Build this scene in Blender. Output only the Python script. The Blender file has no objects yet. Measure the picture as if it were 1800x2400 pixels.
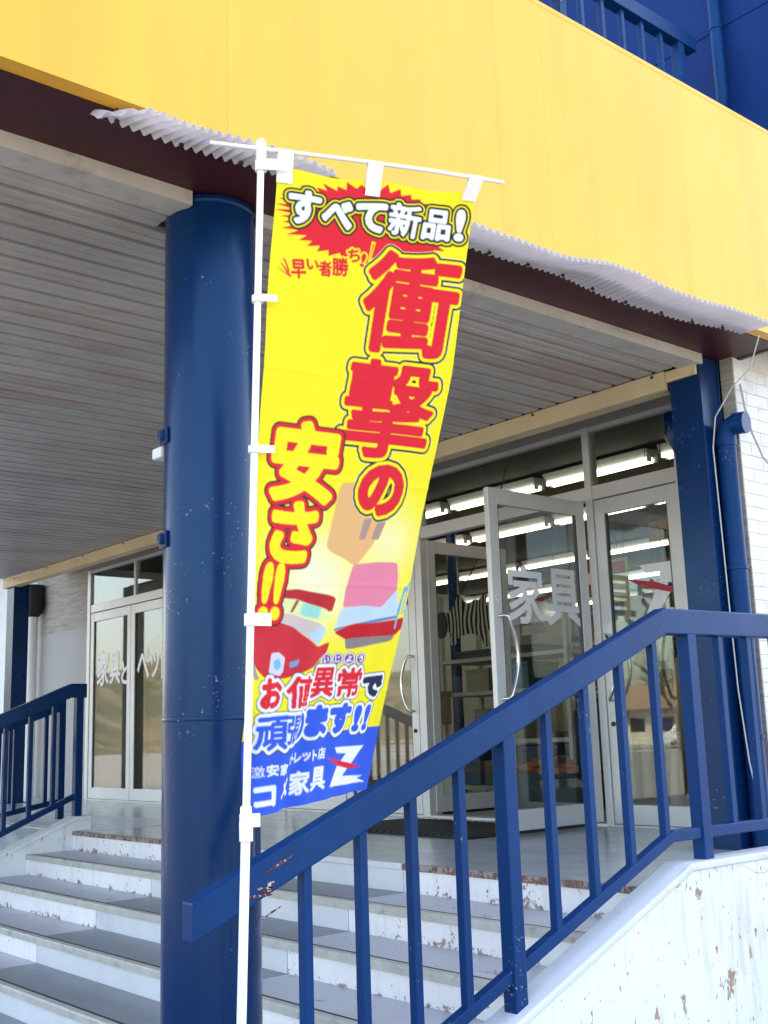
import bpy, bmesh, math, random
import numpy as np
from mathutils import Vector, Matrix

random.seed(7)
scene = bpy.context.scene
COL = scene.collection
R = math.radians

# ------------------------------------------------------------------ camera, sky, sun, exposure
def setup_camera():
    yaw, pitch, roll = R(49.8), R(11.13), R(-1.83)
    cy, sy, cp, sp = math.cos(yaw), math.sin(yaw), math.cos(pitch), math.sin(pitch)
    fwd = Vector((-sy * cp, cy * cp, sp)); right = Vector((cy, sy, 0)); up = right.cross(fwd)
    cr, sr = math.cos(roll), math.sin(roll)
    rg = cr * right + sr * up; u = -sr * right + cr * up
    cam = bpy.data.cameras.new('camera')
    cam.sensor_fit = 'VERTICAL'; cam.sensor_height = 36.0; cam.lens = 2656 / 2400 * 36
    cam.clip_start = 0.05; cam.clip_end = 2000
    o = bpy.data.objects.new('camera', cam); COL.objects.link(o)
    m = Matrix((rg, u, -fwd)).transposed().to_4x4(); m.translation = (0, 0, 0.62)
    o.matrix_world = m
    scene.camera = o
setup_camera()

SUN_EL, SUN_ROT = 50.0, -30.0          # sun stands behind the shop, to its left
w = bpy.data.worlds.new('World'); scene.world = w; w.use_nodes = True
nt = w.node_tree
sky = nt.nodes.new('ShaderNodeTexSky'); sky.sky_type = 'NISHITA'; sky.sun_disc = False
sky.sun_elevation = R(SUN_EL); sky.sun_rotation = R(SUN_ROT)
sky.air_density = 1.0; sky.dust_density = 3.0; sky.ozone_density = 1.0
nt.links.new(sky.outputs[0], nt.nodes['Background'].inputs[0])
nt.nodes['Background'].inputs[1].default_value = 0.15
sl = bpy.data.lights.new('sun', 'SUN'); sl.energy = 4.0; sl.angle = R(0.5); sl.color = (1, .95, .87)
so = bpy.data.objects.new('sun', sl); COL.objects.link(so)
sd = Vector((math.sin(R(SUN_ROT)) * math.cos(R(SUN_EL)), math.cos(R(SUN_ROT)) * math.cos(R(SUN_EL)), math.sin(R(SUN_EL))))
so.rotation_euler = (-sd).to_track_quat('-Z', 'Y').to_euler()
so.location = sd * 50
vs = scene.view_settings
vs.view_transform = 'Standard'; vs.look = 'None'; vs.gamma = 1.0; vs.use_curve_mapping = False
vs.exposure = 2.5
try:
    vs.use_white_balance = True; vs.white_balance_temperature = 7750; vs.white_balance_tint = 10
except Exception:
    pass

# ------------------------------------------------------------------ materials
MATS = {}
def srgb(r, g, b):
    f = lambda c: (c / 255 / 12.92) if c / 255 <= .04045 else ((c / 255 + .055) / 1.055) ** 2.4
    return (f(r), f(g), f(b))
class NB:
    def __init__(s, name):
        s.m = bpy.data.materials.new(name); s.m.use_nodes = True; s.t = s.m.node_tree; s.t.nodes.clear()
        s.out = s.t.nodes.new('ShaderNodeOutputMaterial')
        s.geo = None
    def n(s, typ, **kw):
        x = s.t.nodes.new(typ)
        for k, v in kw.items():
            if k.startswith('i_'):
                x.inputs[k[2:].replace('_', ' ')].default_value = v
            else: setattr(x, k, v)
        return x
    def l(s, a, b): s.t.links.new(a, b)
    def pos(s, scale=(1, 1, 1)):
        g = s.n('ShaderNodeNewGeometry'); mp = s.n('ShaderNodeMapping'); mp.inputs['Scale'].default_value = scale
        s.l(g.outputs['Position'], mp.inputs['Vector']); return mp.outputs[0]
    def noise(s, scale, detail=4, rough=.55, st=(1, 1, 1), dist=0):
        x = s.n('ShaderNodeTexNoise'); x.inputs['Scale'].default_value = scale; x.inputs['Detail'].default_value = detail
        x.inputs['Roughness'].default_value = rough; x.inputs['Distortion'].default_value = dist
        s.l(s.pos(st), x.inputs['Vector']); return x.outputs['Fac']
    def ramp(s, fac, a, b, ca=(0, 0, 0, 1), cb=(1, 1, 1, 1)):
        x = s.n('ShaderNodeValToRGB'); e = x.color_ramp.elements
        e[0].position = a; e[1].position = b; e[0].color = ca; e[1].color = cb
        s.l(fac, x.inputs[0]); return x.outputs[0]
    def mix(s, fac, a, b, mode='MIX'):
        x = s.n('ShaderNodeMix', data_type='RGBA', blend_type=mode)
        for sock, v in ((x.inputs['Factor'], fac), (x.inputs['A'], a), (x.inputs['B'], b)):
            if hasattr(v, 'links'): s.l(v, sock)
            elif isinstance(v, (int, float)): sock.default_value = v
            else: sock.default_value = (*v[:3], 1)
        return x.outputs['Result']
    def math(s, op, a, b=None):
        x = s.n('ShaderNodeMath', operation=op)
        for i, v in enumerate((a, b)):
            if v is None: continue
            if hasattr(v, 'links'): s.l(v, x.inputs[i])
            else: x.inputs[i].default_value = v
        return x.outputs[0]
    def bsdf(s, col, rough=.5, metal=0, spec=.5, bump=None, bstr=.2, bdist=.005, coat=0, coatr=.1, tint=None):
        b = s.n('ShaderNodeBsdfPrincipled')
        for k, v in (('Base Color', col), ('Roughness', rough), ('Metallic', metal)):
            if hasattr(v, 'links'): s.l(v, b.inputs[k])
            elif k == 'Base Color': b.inputs[k].default_value = (*v[:3], 1)
            else: b.inputs[k].default_value = v
        b.inputs['Specular IOR Level'].default_value = spec
        if tint: b.inputs['Specular Tint'].default_value = (*tint, 1)
        b.inputs['Coat Weight'].default_value = coat; b.inputs['Coat Roughness'].default_value = coatr
        if bump is not None:
            bn = s.n('ShaderNodeBump'); bn.inputs['Strength'].default_value = bstr; bn.inputs['Distance'].default_value = bdist
            s.l(bump, bn.inputs['Height']); s.l(bn.outputs[0], b.inputs['Normal'])
        return b
    def done(s, sh):
        s.l(sh.outputs[0], s.out.inputs[0]); return s.m

def simple(name, col, rough=.5, var=.12, scale=4, metal=0, spec=.5, bump=0, bscale=60, dirt=None, dscale=3, dthr=(.55, .75), st=(1, 1, 1), coat=0):
    if name in MATS: return MATS[name]
    b = NB(name)
    n1 = b.noise(scale, 5, .6, st)
    c = b.mix(b.ramp(n1, .3, .7), tuple(x * (1 - var) for x in col), tuple(min(1, x * (1 + var)) for x in col))
    if dirt:
        c = b.mix(b.ramp(b.noise(dscale, 7, .65, st), *dthr), c, dirt)
    bm_ = b.noise(bscale, 3) if bump else None
    rg = b.math('ADD', b.math('MULTIPLY', b.noise(scale * 3, 3), .16), rough - .08)
    MATS[name] = b.done(b.bsdf(c, rg, metal, spec, bm_, bump, coat=coat))
    return MATS[name]

def m_peel(name, col, under, amount=.62, streak=.25, rough=.6, pscale=9, zmask=None, streakcol=(.35, .36, .33), foot=0, crack=0):
    """painted concrete whose coat flakes off in patches"""
    if name in MATS: return MATS[name]
    b = NB(name)
    big = b.noise(1.3, 3, .5); fine = b.noise(pscale, 8, .7, dist=.4); specks = b.noise(55, 3, .6, (1, 1, .45))
    f = b.math('ADD', b.math('MULTIPLY', fine, .72), b.math('MULTIPLY', big, .28))
    if foot:                                     # flakes gather in a ragged band low on each riser
        tc = b.n('ShaderNodeTexCoord'); sx = b.n('ShaderNodeSeparateXYZ'); b.l(tc.outputs['Generated'], sx.inputs[0])
        zz = b.math('ADD', sx.outputs['Z'], b.math('MULTIPLY', b.noise(4, 4), .3))
        f = b.math('ADD', f, b.math('MULTIPLY', b.ramp(zz, .22, .52, (1, 1, 1, 1), (0, 0, 0, 1)), foot))
    mask = b.ramp(f, amount, amount + .012)
    if crack:
        vo = b.n('ShaderNodeTexVoronoi', feature='DISTANCE_TO_EDGE'); vo.inputs['Scale'].default_value = 1.6
        mp = b.n('ShaderNodeMix', data_type='VECTOR'); mp.inputs['Factor'].default_value = .12
        nz = b.n('ShaderNodeTexNoise'); nz.inputs['Scale'].default_value = 6; b.l(b.pos(), nz.inputs['Vector'])
        b.l(b.pos(), mp.inputs['A']); b.l(nz.outputs['Color'], mp.inputs['B']); b.l(mp.outputs['Result'], vo.inputs['Vector'])
        ck = b.math('MULTIPLY', b.ramp(vo.outputs['Distance'], .0015, .004, (1, 1, 1, 1), (0, 0, 0, 1)), b.ramp(b.noise(1.1, 2), .5, .56))
        mask = b.math('MAXIMUM', mask, ck)
    sp = b.ramp(b.math('ADD', b.math('MULTIPLY', specks, .7), b.math('MULTIPLY', fine, .3)), amount + .03, amount + .045)
    var = b.mix(b.ramp(b.noise(3, 5), .3, .75), tuple(x * .93 for x in col), tuple(min(1, x * 1.03) for x in col))
    stn = b.ramp(b.noise(5, 6, .65, (3.0, 3.0, .35)), .52, .8)
    var = b.mix(b.math('MULTIPLY', stn, streak), var, streakcol)
    c = b.mix(mask, var, b.mix(b.ramp(b.noise(30, 3), .35, .65), under, tuple(x * .6 for x in under)))
    c = b.mix(sp, c, tuple(x * .55 for x in under))
    h = b.math('ADD', b.math('MULTIPLY', mask, -1.0), b.math('MULTIPLY', b.noise(90, 3), .25))
    MATS[name] = b.done(b.bsdf(c, rough, 0, .4, h, .5, .003))
    return MATS[name]

def m_paint(name, col, rough=.28, chip=(.35, .3, .28), chips=.72, peel=.06, coat=.35, bscale=140, dirt=(.004, .02, .06), spec=.5):
    """thick glossy enamel on steel, with brushmarks, grime and a few chips"""
    if name in MATS: return MATS[name]
    b = NB(name)
    v = b.mix(b.ramp(b.noise(2.2, 5, .6, (1, 1, .4)), .3, .72), tuple(x * .82 for x in col), tuple(x * 1.15 for x in col))
    v = b.mix(b.math('MULTIPLY', b.ramp(b.noise(7, 6, .7, (1, 1, .25)), .55, .8), .35), v, dirt)
    mk = b.ramp(b.math('ADD', b.math('MULTIPLY', b.noise(75, 3, .7), .65), b.math('MULTIPLY', b.noise(4, 3), .35)), chips - .055, chips - .045)
    c = b.mix(mk, v, chip)
    hb = b.math('ADD', b.noise(bscale, 2), b.math('MULTIPLY', b.noise(14, 3, .5, (1, 1, .3)), 1.2))
    rg = b.math('ADD', b.math('MULTIPLY', b.noise(9, 4), .22), rough - .1)
    MATS[name] = b.done(b.bsdf(c, rg, 0, spec, hb, peel, .004, coat, .12, (.5, .78, 1)))
    return MATS[name]

WHITE = (.80, .82, .83)
M_BLUE = m_paint('blue_enamel', (.0006, .037, .155), rough=.36, coat=0, spec=.22)
M_NAVY = m_paint('navy_enamel', (.0004, .025, .108), rough=.22, chips=.705, peel=.07, bscale=70, coat=0, spec=.36)
M_WALLBLUE = simple('blue_wall_paint', (.0005, .032, .165), .5, .10, 1.2, spec=.12, bump=.05, dirt=(.0005, .02, .12), st=(1, 1, .3))
M_STAIRSIDE = m_peel('stair_paint_old', (.90, .90, .91), (.50, .33, .29), .605, .3, .5, 20, foot=.075)
M_STAIRMID = simple('stair_mortar_new', (.68, .71, .76), .55, .07, 2.5, bump=.08, bscale=120, dirt=(.45, .47, .5), dscale=2)
M_TREADSIDE = m_peel('tread_paint_old', (.52, .53, .60), (.22, .18, .17), .60, .15, .35, streakcol=(.25, .25, .27))
M_TREADMID = simple('tread_mortar_new', (.25, .27, .30), .42, .12, 3, bump=.06, bscale=150, dirt=(.19, .2, .21))
M_STRINGER = m_peel('stringer_paint', (.80, .83, .84), (.50, .36, .28), .595, .75, .55, 6, crack=1)
M_STRTOP = simple('stringer_cap_paint', (.66, .72, .80), .5, .05, 4, dirt=(.5, .52, .54), dscale=6)
M_NOSE = simple('nosing_strip', (.50, .50, .46), .45, .12, 9, dirt=(.25, .22, .2), dscale=14)
M_NOSEGAP = simple('nosing_rubber', (.022, .02, .02), .6, .2, 20)
M_WORN = m_peel('worn_edge', (.34, .30, .29), (.30, .16, .12), .50, .2, .6, 14)
M_FLOOR = simple('landing_floor', (.40, .43, .47), .22, .10, 2.2, bump=.02, bscale=40, dirt=(.27, .26, .25), dscale=3.5, dthr=(.58, .78), st=(.5, 1.6, 1))
M_FLOORLT = simple('ramp_and_sunlit_floor', (.62, .68, .76), .3, .06, 3)  # pale ramp colour, also used to colour sunlight onto the landing
M_YELLOW = simple('yellow_fascia_paint', (.86, .46, .045), .5, .03, .9, bump=.015, bscale=20, dirt=(.80, .37, .04), dscale=5.0, dthr=(.46, .95), st=(1, 1, .10))
M_MAROON = simple('maroon_soffit', (.060, .012, .016), .4, .15, 2, spec=.25, bump=.01, bscale=8)
M_CREAM = simple('cream_beam_paint', (.62, .50, .30), .5, .10, 3, dirt=(.40, .30, .17), dscale=7, dthr=(.6, .8))
M_TRIM = simple('soffit_trim', (.50, .48, .44), .5, .12, 5, dirt=(.30, .25, .2), dscale=8)
M_ALU = simple('aluminium', (.74, .74, .73), .38, .05, 3, .25, dirt=(.52, .51, .49), dscale=9, dthr=(.62, .85))
M_ALUDK = simple('aluminium_groove', (.08, .08, .08), .5, .1)
M_CHROME = simple('chrome_handle', (.75, .75, .76), .15, .03, 5, 1.0)
M_BLACK = simple('black_plastic', (.015, .015, .017), .45, .2)
M_PLASTIC = simple('white_plastic', (.86, .86, .86), .35, .02, 6)
M_SIGNWHITE = simple('white_vinyl', (.90, .91, .94), .4, .03)
M_SIGNRED = simple('red_vinyl', (.55, .02, .04), .4, .05)
M_BRICK = simple('white_painted_brick', (.74, .77, .80), .55, .06, 6, bump=.15, bscale=90, dirt=(.58, .58, .57), dscale=9)
M_MORTAR = simple('white_painted_mortar', (.68, .71, .74), .7, .06, 12)
M_SIDING = None
M_ASPHALT = simple('asphalt', (.14, .14, .137), .85, .18, 1.5, bump=.3, bscale=180, dirt=(.18, .177, .17), dscale=.4)
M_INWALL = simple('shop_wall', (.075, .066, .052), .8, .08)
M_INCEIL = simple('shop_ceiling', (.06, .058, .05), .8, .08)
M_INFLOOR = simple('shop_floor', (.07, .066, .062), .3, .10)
M_WOOD = simple('tan_board', (.36, .25, .12), .6, .12, 3, st=(6, 6, .5))
M_WOODRED = simple('red_wood', (.30, .10, .03), .45, .3, 6, st=(1, 6, 6))
M_SHELF = simple('cream_steel_shelf', (.50, .48, .40), .45, .06)
M_CARD = simple('cardboard', (.36, .30, .21), .8, .08)
M_TEAL = simple('teal_plastic', (.02, .13, .15), .4, .1)
M_DARKBOX = simple('dark_box', (.03, .035, .045), .5, .2)

def m_slat():
    b = NB('soffit_slat')
    oi = b.n('ShaderNodeObjectInfo')
    g = b.mix(b.ramp(b.noise(2.5, 5), .3, .7), (.38, .362, .342), (.51, .485, .455))
    st = b.noise(1.6, 5, .6, (2.5, .7, 1)); t = b.math('ADD', st, b.math('MULTIPLY', oi.outputs['Random'], .22))
    g = b.mix(b.math('MULTIPLY', b.ramp(t, .62, .78), .45), g, (.34, .21, .16))
    g = b.mix(b.ramp(b.noise(60, 4, .7, (1, .25, 1)), .68, .74), g, (.58, .56, .53))
    return b.done(b.bsdf(g, .45, 0, .5, b.noise(60, 3), .06))
M_SLAT = m_slat()
M_GROOVE = simple('soffit_groove', (.03, .028, .026), .7, .2)

def m_siding():
    b = NB('streaked_siding')
    c = b.mix(b.ramp(b.noise(3.2, 7, .75, (1, 1, 22)), .38, .66), (.52, .50, .46), (.30, .255, .21))
    return b.done(b.bsdf(c, .7, 0, .3))
M_SIDING = m_siding()
M_PANEL = simple('grey_panel', (.43, .43, .42), .6, .03)
M_OLDWALL = m_siding()

def m_glass():
    b = NB('window_glass')
    ge = b.n('ShaderNodeNewGeometry'); dt = b.n('ShaderNodeVectorMath', operation='DOT_PRODUCT')
    b.l(ge.outputs['Incoming'], dt.inputs[0]); b.l(ge.outputs['Normal'], dt.inputs[1])
    c5 = b.math('POWER', b.math('SUBTRACT', 1.0, b.math('ABSOLUTE', dt.outputs['Value'])), 5.0)
    fv = b.math('ADD', .11, b.math('MULTIPLY', c5, .89))          # Schlick reflectance, the same from either side of the pane
    gl = b.n('ShaderNodeBsdfGlossy'); gl.inputs['Roughness'].default_value = .01; gl.inputs['Color'].default_value = (.95, .97, 1, 1)
    tr = b.n('ShaderNodeBsdfTransparent'); tr.inputs['Color'].default_value = (.86, .90, .88, 1)
    mx = b.n('ShaderNodeMixShader'); b.l(fv, mx.inputs[0]); b.l(tr.outputs[0], mx.inputs[1]); b.l(gl.outputs[0], mx.inputs[2])
    return b.done(mx)
M_GLASS = m_glass()
def m_emit(name, col, s):
    b = NB(name); e = b.n('ShaderNodeEmission'); e.inputs[0].default_value = (*col, 1); e.inputs[1].default_value = s
    return b.done(e)
M_TUBE = m_emit('lit_fluorescent_tube', (1, .98, .88), 1.25)
def m_poly():
    b = NB('corrugated_polycarbonate')
    c = b.mix(b.ramp(b.noise(5, 5, .6), .35, .7), (.66, .66, .71), (.82, .82, .86))
    p = b.bsdf(c, .35, 0, .5)
    t = b.n('ShaderNodeBsdfTranslucent'); t.inputs[0].default_value = (.93, .92, .96, 1)
    mx = b.n('ShaderNodeMixShader'); mx.inputs[0].default_value = .42; b.l(p.outputs[0], mx.inputs[1]); b.l(t.outputs[0], mx.inputs[2])
    return b.done(mx)
M_POLY = m_poly()
def m_cloth():
    b = NB('printed_banner_cloth')
    a = b.n('ShaderNodeAttribute'); a.attribute_name = 'print'
    p = b.bsdf(a.outputs['Color'], .7, 0, .15, b.noise(700, 2), .05, .001)
    t = b.n('ShaderNodeBsdfTranslucent'); b.l(a.outputs['Color'], t.inputs[0])
    mx = b.n('ShaderNodeMixShader'); mx.inputs[0].default_value = .3; b.l(p.outputs[0], mx.inputs[1]); b.l(t.outputs[0], mx.inputs[2])
    return b.done(mx)
M_CLOTH = m_cloth()

# ------------------------------------------------------------------ mesh helpers
class MB:
    def __init__(s): s.v = []; s.f = []
    def add(s, vs, fs):
        o = len(s.v); s.v += [tuple(p) for p in vs]; s.f += [tuple(i + o for i in f) for f in fs]; return s
    def box(s, x0, x1, y0, y1, z0, z1):
        return s.add([(x0, y0, z0), (x1, y0, z0), (x1, y1, z0), (x0, y1, z0), (x0, y0, z1), (x1, y0, z1), (x1, y1, z1), (x0, y1, z1)],
                     [(3, 2, 1, 0), (4, 5, 6, 7), (0, 1, 5, 4), (1, 2, 6, 5), (2, 3, 7, 6), (3, 0, 4, 7)])
    def prism(s, poly, axis, a0, a1):
        """poly in the two other axes (in xyz order), extruded along axis"""
        def pt(p, a):
            q = list(p); q.insert(axis, a); return q
        n = len(poly)
        vs = [pt(p, a0) for p in poly] + [pt(p, a1) for p in poly]
        fs = [tuple(range(n))[::-1], tuple(range(n, 2 * n))] + [(i, (i + 1) % n, n + (i + 1) % n, n + i) for i in range(n)]
        return s.add(vs, fs)
    def tube(s, pts, r, n=10, cap=True):
        pts = [Vector(p) for p in pts]; rs = r if isinstance(r, (list, tuple)) else [r] * len(pts)
        rings = []; ref = None
        for i, p in enumerate(pts):
            d = (pts[min(i + 1, len(pts) - 1)] - pts[max(i - 1, 0)]).normalized()
            if ref is None:
                ref = Vector((0, 0, 1)) if abs(d.z) < .9 else Vector((1, 0, 0))
            a = (ref - d * ref.dot(d)).normalized(); ref = a; b = d.cross(a)
            rings.append([p + a * (rs[i] * math.cos(2 * math.pi * k / n)) + b * (rs[i] * math.sin(2 * math.pi * k / n)) for k in range(n)])
        vs = [q for rg in rings for q in rg]
        fs = [(i * n + k, i * n + (k + 1) % n, (i + 1) * n + (k + 1) % n, (i + 1) * n + k) for i in range(len(pts) - 1) for k in range(n)]
        if cap: fs += [tuple(range(n))[::-1], tuple(range((len(pts) - 1) * n, len(pts) * n))]
        return s.add(vs, fs)
    def lathe(s, prof, c=(0, 0, 0), n=32):
        return s.tube([(c[0], c[1], c[2] + z) for r, z in prof], [r for r, z in prof], n) if False else s._lathe(prof, c, n)
    def _lathe(s, prof, c, n):
        vs = [(c[0] + r * math.cos(2 * math.pi * k / n), c[1] + r * math.sin(2 * math.pi * k / n), c[2] + z) for r, z in prof for k in range(n)]
        m = len(prof)
        fs = [(i * n + k, i * n + (k + 1) % n, (i + 1) * n + (k + 1) % n, (i + 1) * n + k) for i in range(m - 1) for k in range(n)]
        fs += [tuple(range(n))[::-1], tuple(range((m - 1) * n, m * n))]
        return s.add(vs, fs)
    def mesh(s, name, mat, bevel=0, smooth=False):
        me = bpy.data.meshes.new(name); me.from_pydata(s.v, [], s.f)
        bm = bmesh.new(); bm.from_mesh(me)
        bmesh.ops.recalc_face_normals(bm, faces=bm.faces)
        if bevel:
            es = [e for e in bm.edges if len(e.link_faces) == 2 and e.calc_face_angle(0) > .6]
            bmesh.ops.bevel(bm, geom=es, offset=bevel, segments=2, affect='EDGES', profile=.5, clamp_overlap=True)
        bm.to_mesh(me); bm.free()
        if smooth:
            for p in me.polygons: p.use_smooth = True
            try: me.set_sharp_from_angle(angle=R(40))
            except Exception: pass
        me.materials.append(mat)
        return me
    def build(s, name, mat, parent=None, bevel=0, smooth=False):
        return link(name, s.mesh(name, mat, bevel, smooth), parent)

def link(name, me, parent=None, loc=None):
    o = bpy.data.objects.new(name, me); COL.objects.link(o)
    if parent is not None: o.parent = parent
    if loc: o.location = loc
    return o
def tag(o, label=None, cat=None, group=None, kind=None):
    if label: o['label'] = label
    if cat: o['category'] = cat
    if group: o['group'] = group
    if kind: o['kind'] = kind
    return o
def thing(name, label, cat, group=None):
    o = bpy.data.objects.new(name, None); COL.objects.link(o); o.empty_display_size = .1
    return tag(o, label, cat, group)

# ------------------------------------------------------------------ glyph rasteriser (letters drawn from Blender's own font)
GCACHE = {}
def glyph_tris(ch):
    if ch in GCACHE: return GCACHE[ch]
    c = bpy.data.curves.new('g', 'FONT'); c.body = ch; c.size = 1; c.fill_mode = 'FRONT'; c.resolution_u = 4
    o = bpy.data.objects.new('g', c); COL.objects.link(o)
    dg = bpy.context.evaluated_depsgraph_get()
    me = bpy.data.meshes.new_from_object(o.evaluated_get(dg)); me.calc_loop_triangles()
    co = np.array([v.co[:2] for v in me.vertices]) if len(me.vertices) else np.zeros((3, 2))
    tr = np.array([t.vertices[:] for t in me.loop_triangles], int).reshape(-1, 3)
    mn, mx = co.min(0), co.max(0); co = (co - mn) / np.maximum(mx - mn, 1e-6)
    bpy.data.objects.remove(o); bpy.data.curves.remove(c); bpy.data.meshes.remove(me)
    GCACHE[ch] = co[tr]; return GCACHE[ch]
def fill_tris(tris, H, W):
    """tris (n,3,2) in pixel units, y down"""
    m = np.zeros((H, W), bool)
    for t in tris:
        x0, y0 = np.floor(t.min(0)).astype(int); x1, y1 = np.ceil(t.max(0)).astype(int)
        x0, y0, x1, y1 = max(x0, 0), max(y0, 0), min(x1 + 1, W), min(y1 + 1, H)
        if x1 <= x0 or y1 <= y0: continue
        X, Y = np.meshgrid(np.arange(x0, x1) + .5, np.arange(y0, y1) + .5)
        (ax, ay), (bx, by), (cx, cy) = t
        d = (by - cy) * (ax - cx) + (cx - bx) * (ay - cy)
        if abs(d) < 1e-9: continue
        a = ((by - cy) * (X - cx) + (cx - bx) * (Y - cy)) / d; b = ((cy - ay) * (X - cx) + (ax - cx) * (Y - cy)) / d
        m[y0:y1, x0:x1] |= (a >= -1e-3) & (b >= -1e-3) & (a + b <= 1 + 1e-3)
    return m
def glyph_mask(ch, w_, h_, pad, skew=0, rot=0):
    t = glyph_tris(ch).copy()
    x = (t[..., 0] - .5) * w_; y = (.5 - t[..., 1]) * h_
    x = x - skew * y
    c, s = math.cos(rot), math.sin(rot); x, y = c * x - s * y, s * x + c * y
    W, H = int(w_ * 1.3) + 2 * pad, int(h_ * 1.3) + 2 * pad
    return fill_tris(np.stack([x + W / 2, y + H / 2], -1), H, W)
def dilate(m, r):
    if r <= 0: return m
    H, W = m.shape; out = np.zeros_like(m)
    k = int(math.ceil(r))
    cs = np.concatenate([np.zeros((H, 1), int), np.cumsum(m, 1)], 1)
    for dy in range(-k, k + 1):
        q = r * r - dy * dy
        if q < 0: continue
        d = int(math.sqrt(q))
        lo = np.clip(np.arange(W) - d, 0, W); hi = np.clip(np.arange(W) + d + 1, 0, W)
        hd = (cs[:, hi] - cs[:, lo]) > 0
        a0, a1 = max(0, dy), min(H, H + dy)
        out[a0:a1] |= hd[a0 - dy:a1 - dy]
    return out
def poly_mask(poly, H, W):
    Y, X = np.mgrid[0:H, 0:W] + .5
    m = np.zeros((H, W), bool); n = len(poly)
    for i in range(n):
        x0, y0 = poly[i]; x1, y1 = poly[(i + 1) % n]
        if y0 == y1: continue
        c = ((Y < y1) != (Y < y0)) & (X < (x1 - x0) * (Y - y0) / (y1 - y0) + x0)
        m ^= c
    return m
def mask_mesh(mask, res, fn):
    """run-length rectangles of a mask -> list of quads mapped by fn(x,y) (x right, y up, metres from the mask centre)"""
    H, W = mask.shape; mb = MB()
    for r in range(H):
        row = mask[r].astype(np.int8); d = np.diff(np.concatenate([[0], row, [0]]))
        for a, b in zip(np.where(d == 1)[0], np.where(d == -1)[0]):
            x0, x1 = (a - W / 2) * res, (b - W / 2) * res; y1, y0 = (H / 2 - r) * res, (H / 2 - r - 1) * res
            mb.add([fn(x0, y0), fn(x1, y0), fn(x1, y1), fn(x0, y1)], [(0, 1, 2, 3)])
    return mb

# ================================================================== SETTING
ZG = -1.0
tag(MB().add([(-300, -300, ZG), (300, -300, ZG), (300, 300, ZG), (-300, 300, ZG)], [(0, 1, 2, 3)]).build('ground', M_ASPHALT), kind='structure')

# ---- landing in front of the doors
Z0, RS, TR, Y0 = -.02, .14, .36, 3.88
XL, XR_ = -8.36, -2.93          # stair ends
XA, XB = -6.477, -4.528         # newer middle strip
YD = 6.15                       # door plane
tag(MB().box(-16, XR_ - .001, Y0 + .012, YD + .12, ZG, Z0).build('landing', M_FLOOR), kind='structure')
tag(MB().box(-11.2, -8.19, 3.96, 4.86, Z0 - .02, Z0 + .004).build('sunlit_landing_patch', M_FLOORLT), kind='structure')  # thin pale slab: sunlight on the landing floor put in as colour

# ---- stairs
st = thing('entrance_stairs', 'wide white painted concrete stairs with grey treads rising to the shop doors', 'stairs')
NST = 7
for i in range(NST):
    y = Y0 - TR * i; zt = Z0 - RS * i
    for k, (a, b) in enumerate(((XL, XA), (XA, XB), (XB, XR_))):
        g = .003
        mid = k == 1
        # riser slab (real joints between the sections)
        MB().box(a + (g if k else 0), b - (g if k < 2 else 0), y, y + TR + .03, zt - RS + .001, zt - .03).build('riser', M_STAIRMID if mid else M_STAIRSIDE, st)
        if i == 0:
            MB().box(a + (g if k else 0), b - (g if k < 2 else 0), y - .012, y + .011, zt - .03, zt + .001).build('worn_edge', M_WORN if not mid else M_STAIRMID, st, .003)
        else:
            MB().box(a + (g if k else 0), b - (g if k < 2 else 0), y + .045, y + TR + .03, zt - .03, zt).build('tread', M_TREADMID if mid else M_TREADSIDE, st)
    if i:
        MB().box(XL, XR_, y + .026, y + .044, zt - .028, zt + .002).build('nosing_groove', M_NOSEGAP, st)
        MB().prism([(y - .014, zt - .034), (y - .014, zt - .006), (y - .008, zt + .002), (y + .025, zt + .003), (y + .025, zt - .029), (y, zt - .029), (y, zt - .034)], 0, XL, XR_).build('nosing', M_NOSE, st)

# ---- stair side walls
SL = .40
M_TERRA = simple('bare_render', (.44, .29, .21), .85, .25, 30, bump=.3, bscale=120)
def bare_patch(parent, x, y, z, a, b, seed):
    q = random.Random(seed); n = 26; pts = []
    for j in range(n):
        an = 2 * math.pi * j / n; rr = .62 + .55 * q.random() + .25 * math.sin(3 * an + seed)
        pts.append((y + a * rr * math.cos(an), z + b * rr * math.sin(an)))
    return MB().prism(pts, 0, x, x + .0012).build('bare_patch', M_TERRA, parent)
def side_wall(name, x0, x1, label, far):
    t = thing(name, label, 'wall')
    yk, zk = 3.90, .085; ye = 1.45; zb = zk - SL * (yk - ye)
    prof = [(ye, ZG), (ye, zb - .03), (yk, zk - .03), (far, zk - .03), (far, ZG)]
    MB().prism(prof, 0, x0, x1).build('wall_body', M_STRINGER, t)
    cap = [(ye - .0, zb - .03), (ye, zb), (yk, zk), (far, zk), (far, zk - .03), (yk, zk - .03)]
    MB().prism(cap, 0, x0 - .008, x1 + .008).build('cap', M_STRTOP if far > 5 else M_STRINGER, t, .007)
    return t
sw_ = side_wall('stair_side_wall', -2.925, -2.805, 'white peeling concrete side wall sloping up under the near blue handrail', 5.50)
for j, (y, z, a, b) in enumerate(((4.10, -.372, .020, .042), (4.075, -.425, .010, .026), (4.25, -.295, .008, .026), (3.613, -.425, .014, .020), (3.56, -.47, .008, .010), (4.02, -.25, .006, .014), (4.30, -.22, .008, .018), (3.30, -.50, .007, .012))):
    bare_patch(sw_, -2.805, y, z, a, b, j + 1)
side_wall('stair_side_wall', -8.50, -8.36, 'white concrete side wall at the far left end of the stairs', 4.02)

# ---- ramp at the far left
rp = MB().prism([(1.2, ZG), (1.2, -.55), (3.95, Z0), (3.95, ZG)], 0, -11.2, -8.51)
tag(rp.build('ramp', M_FLOORLT), kind='structure')

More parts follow.
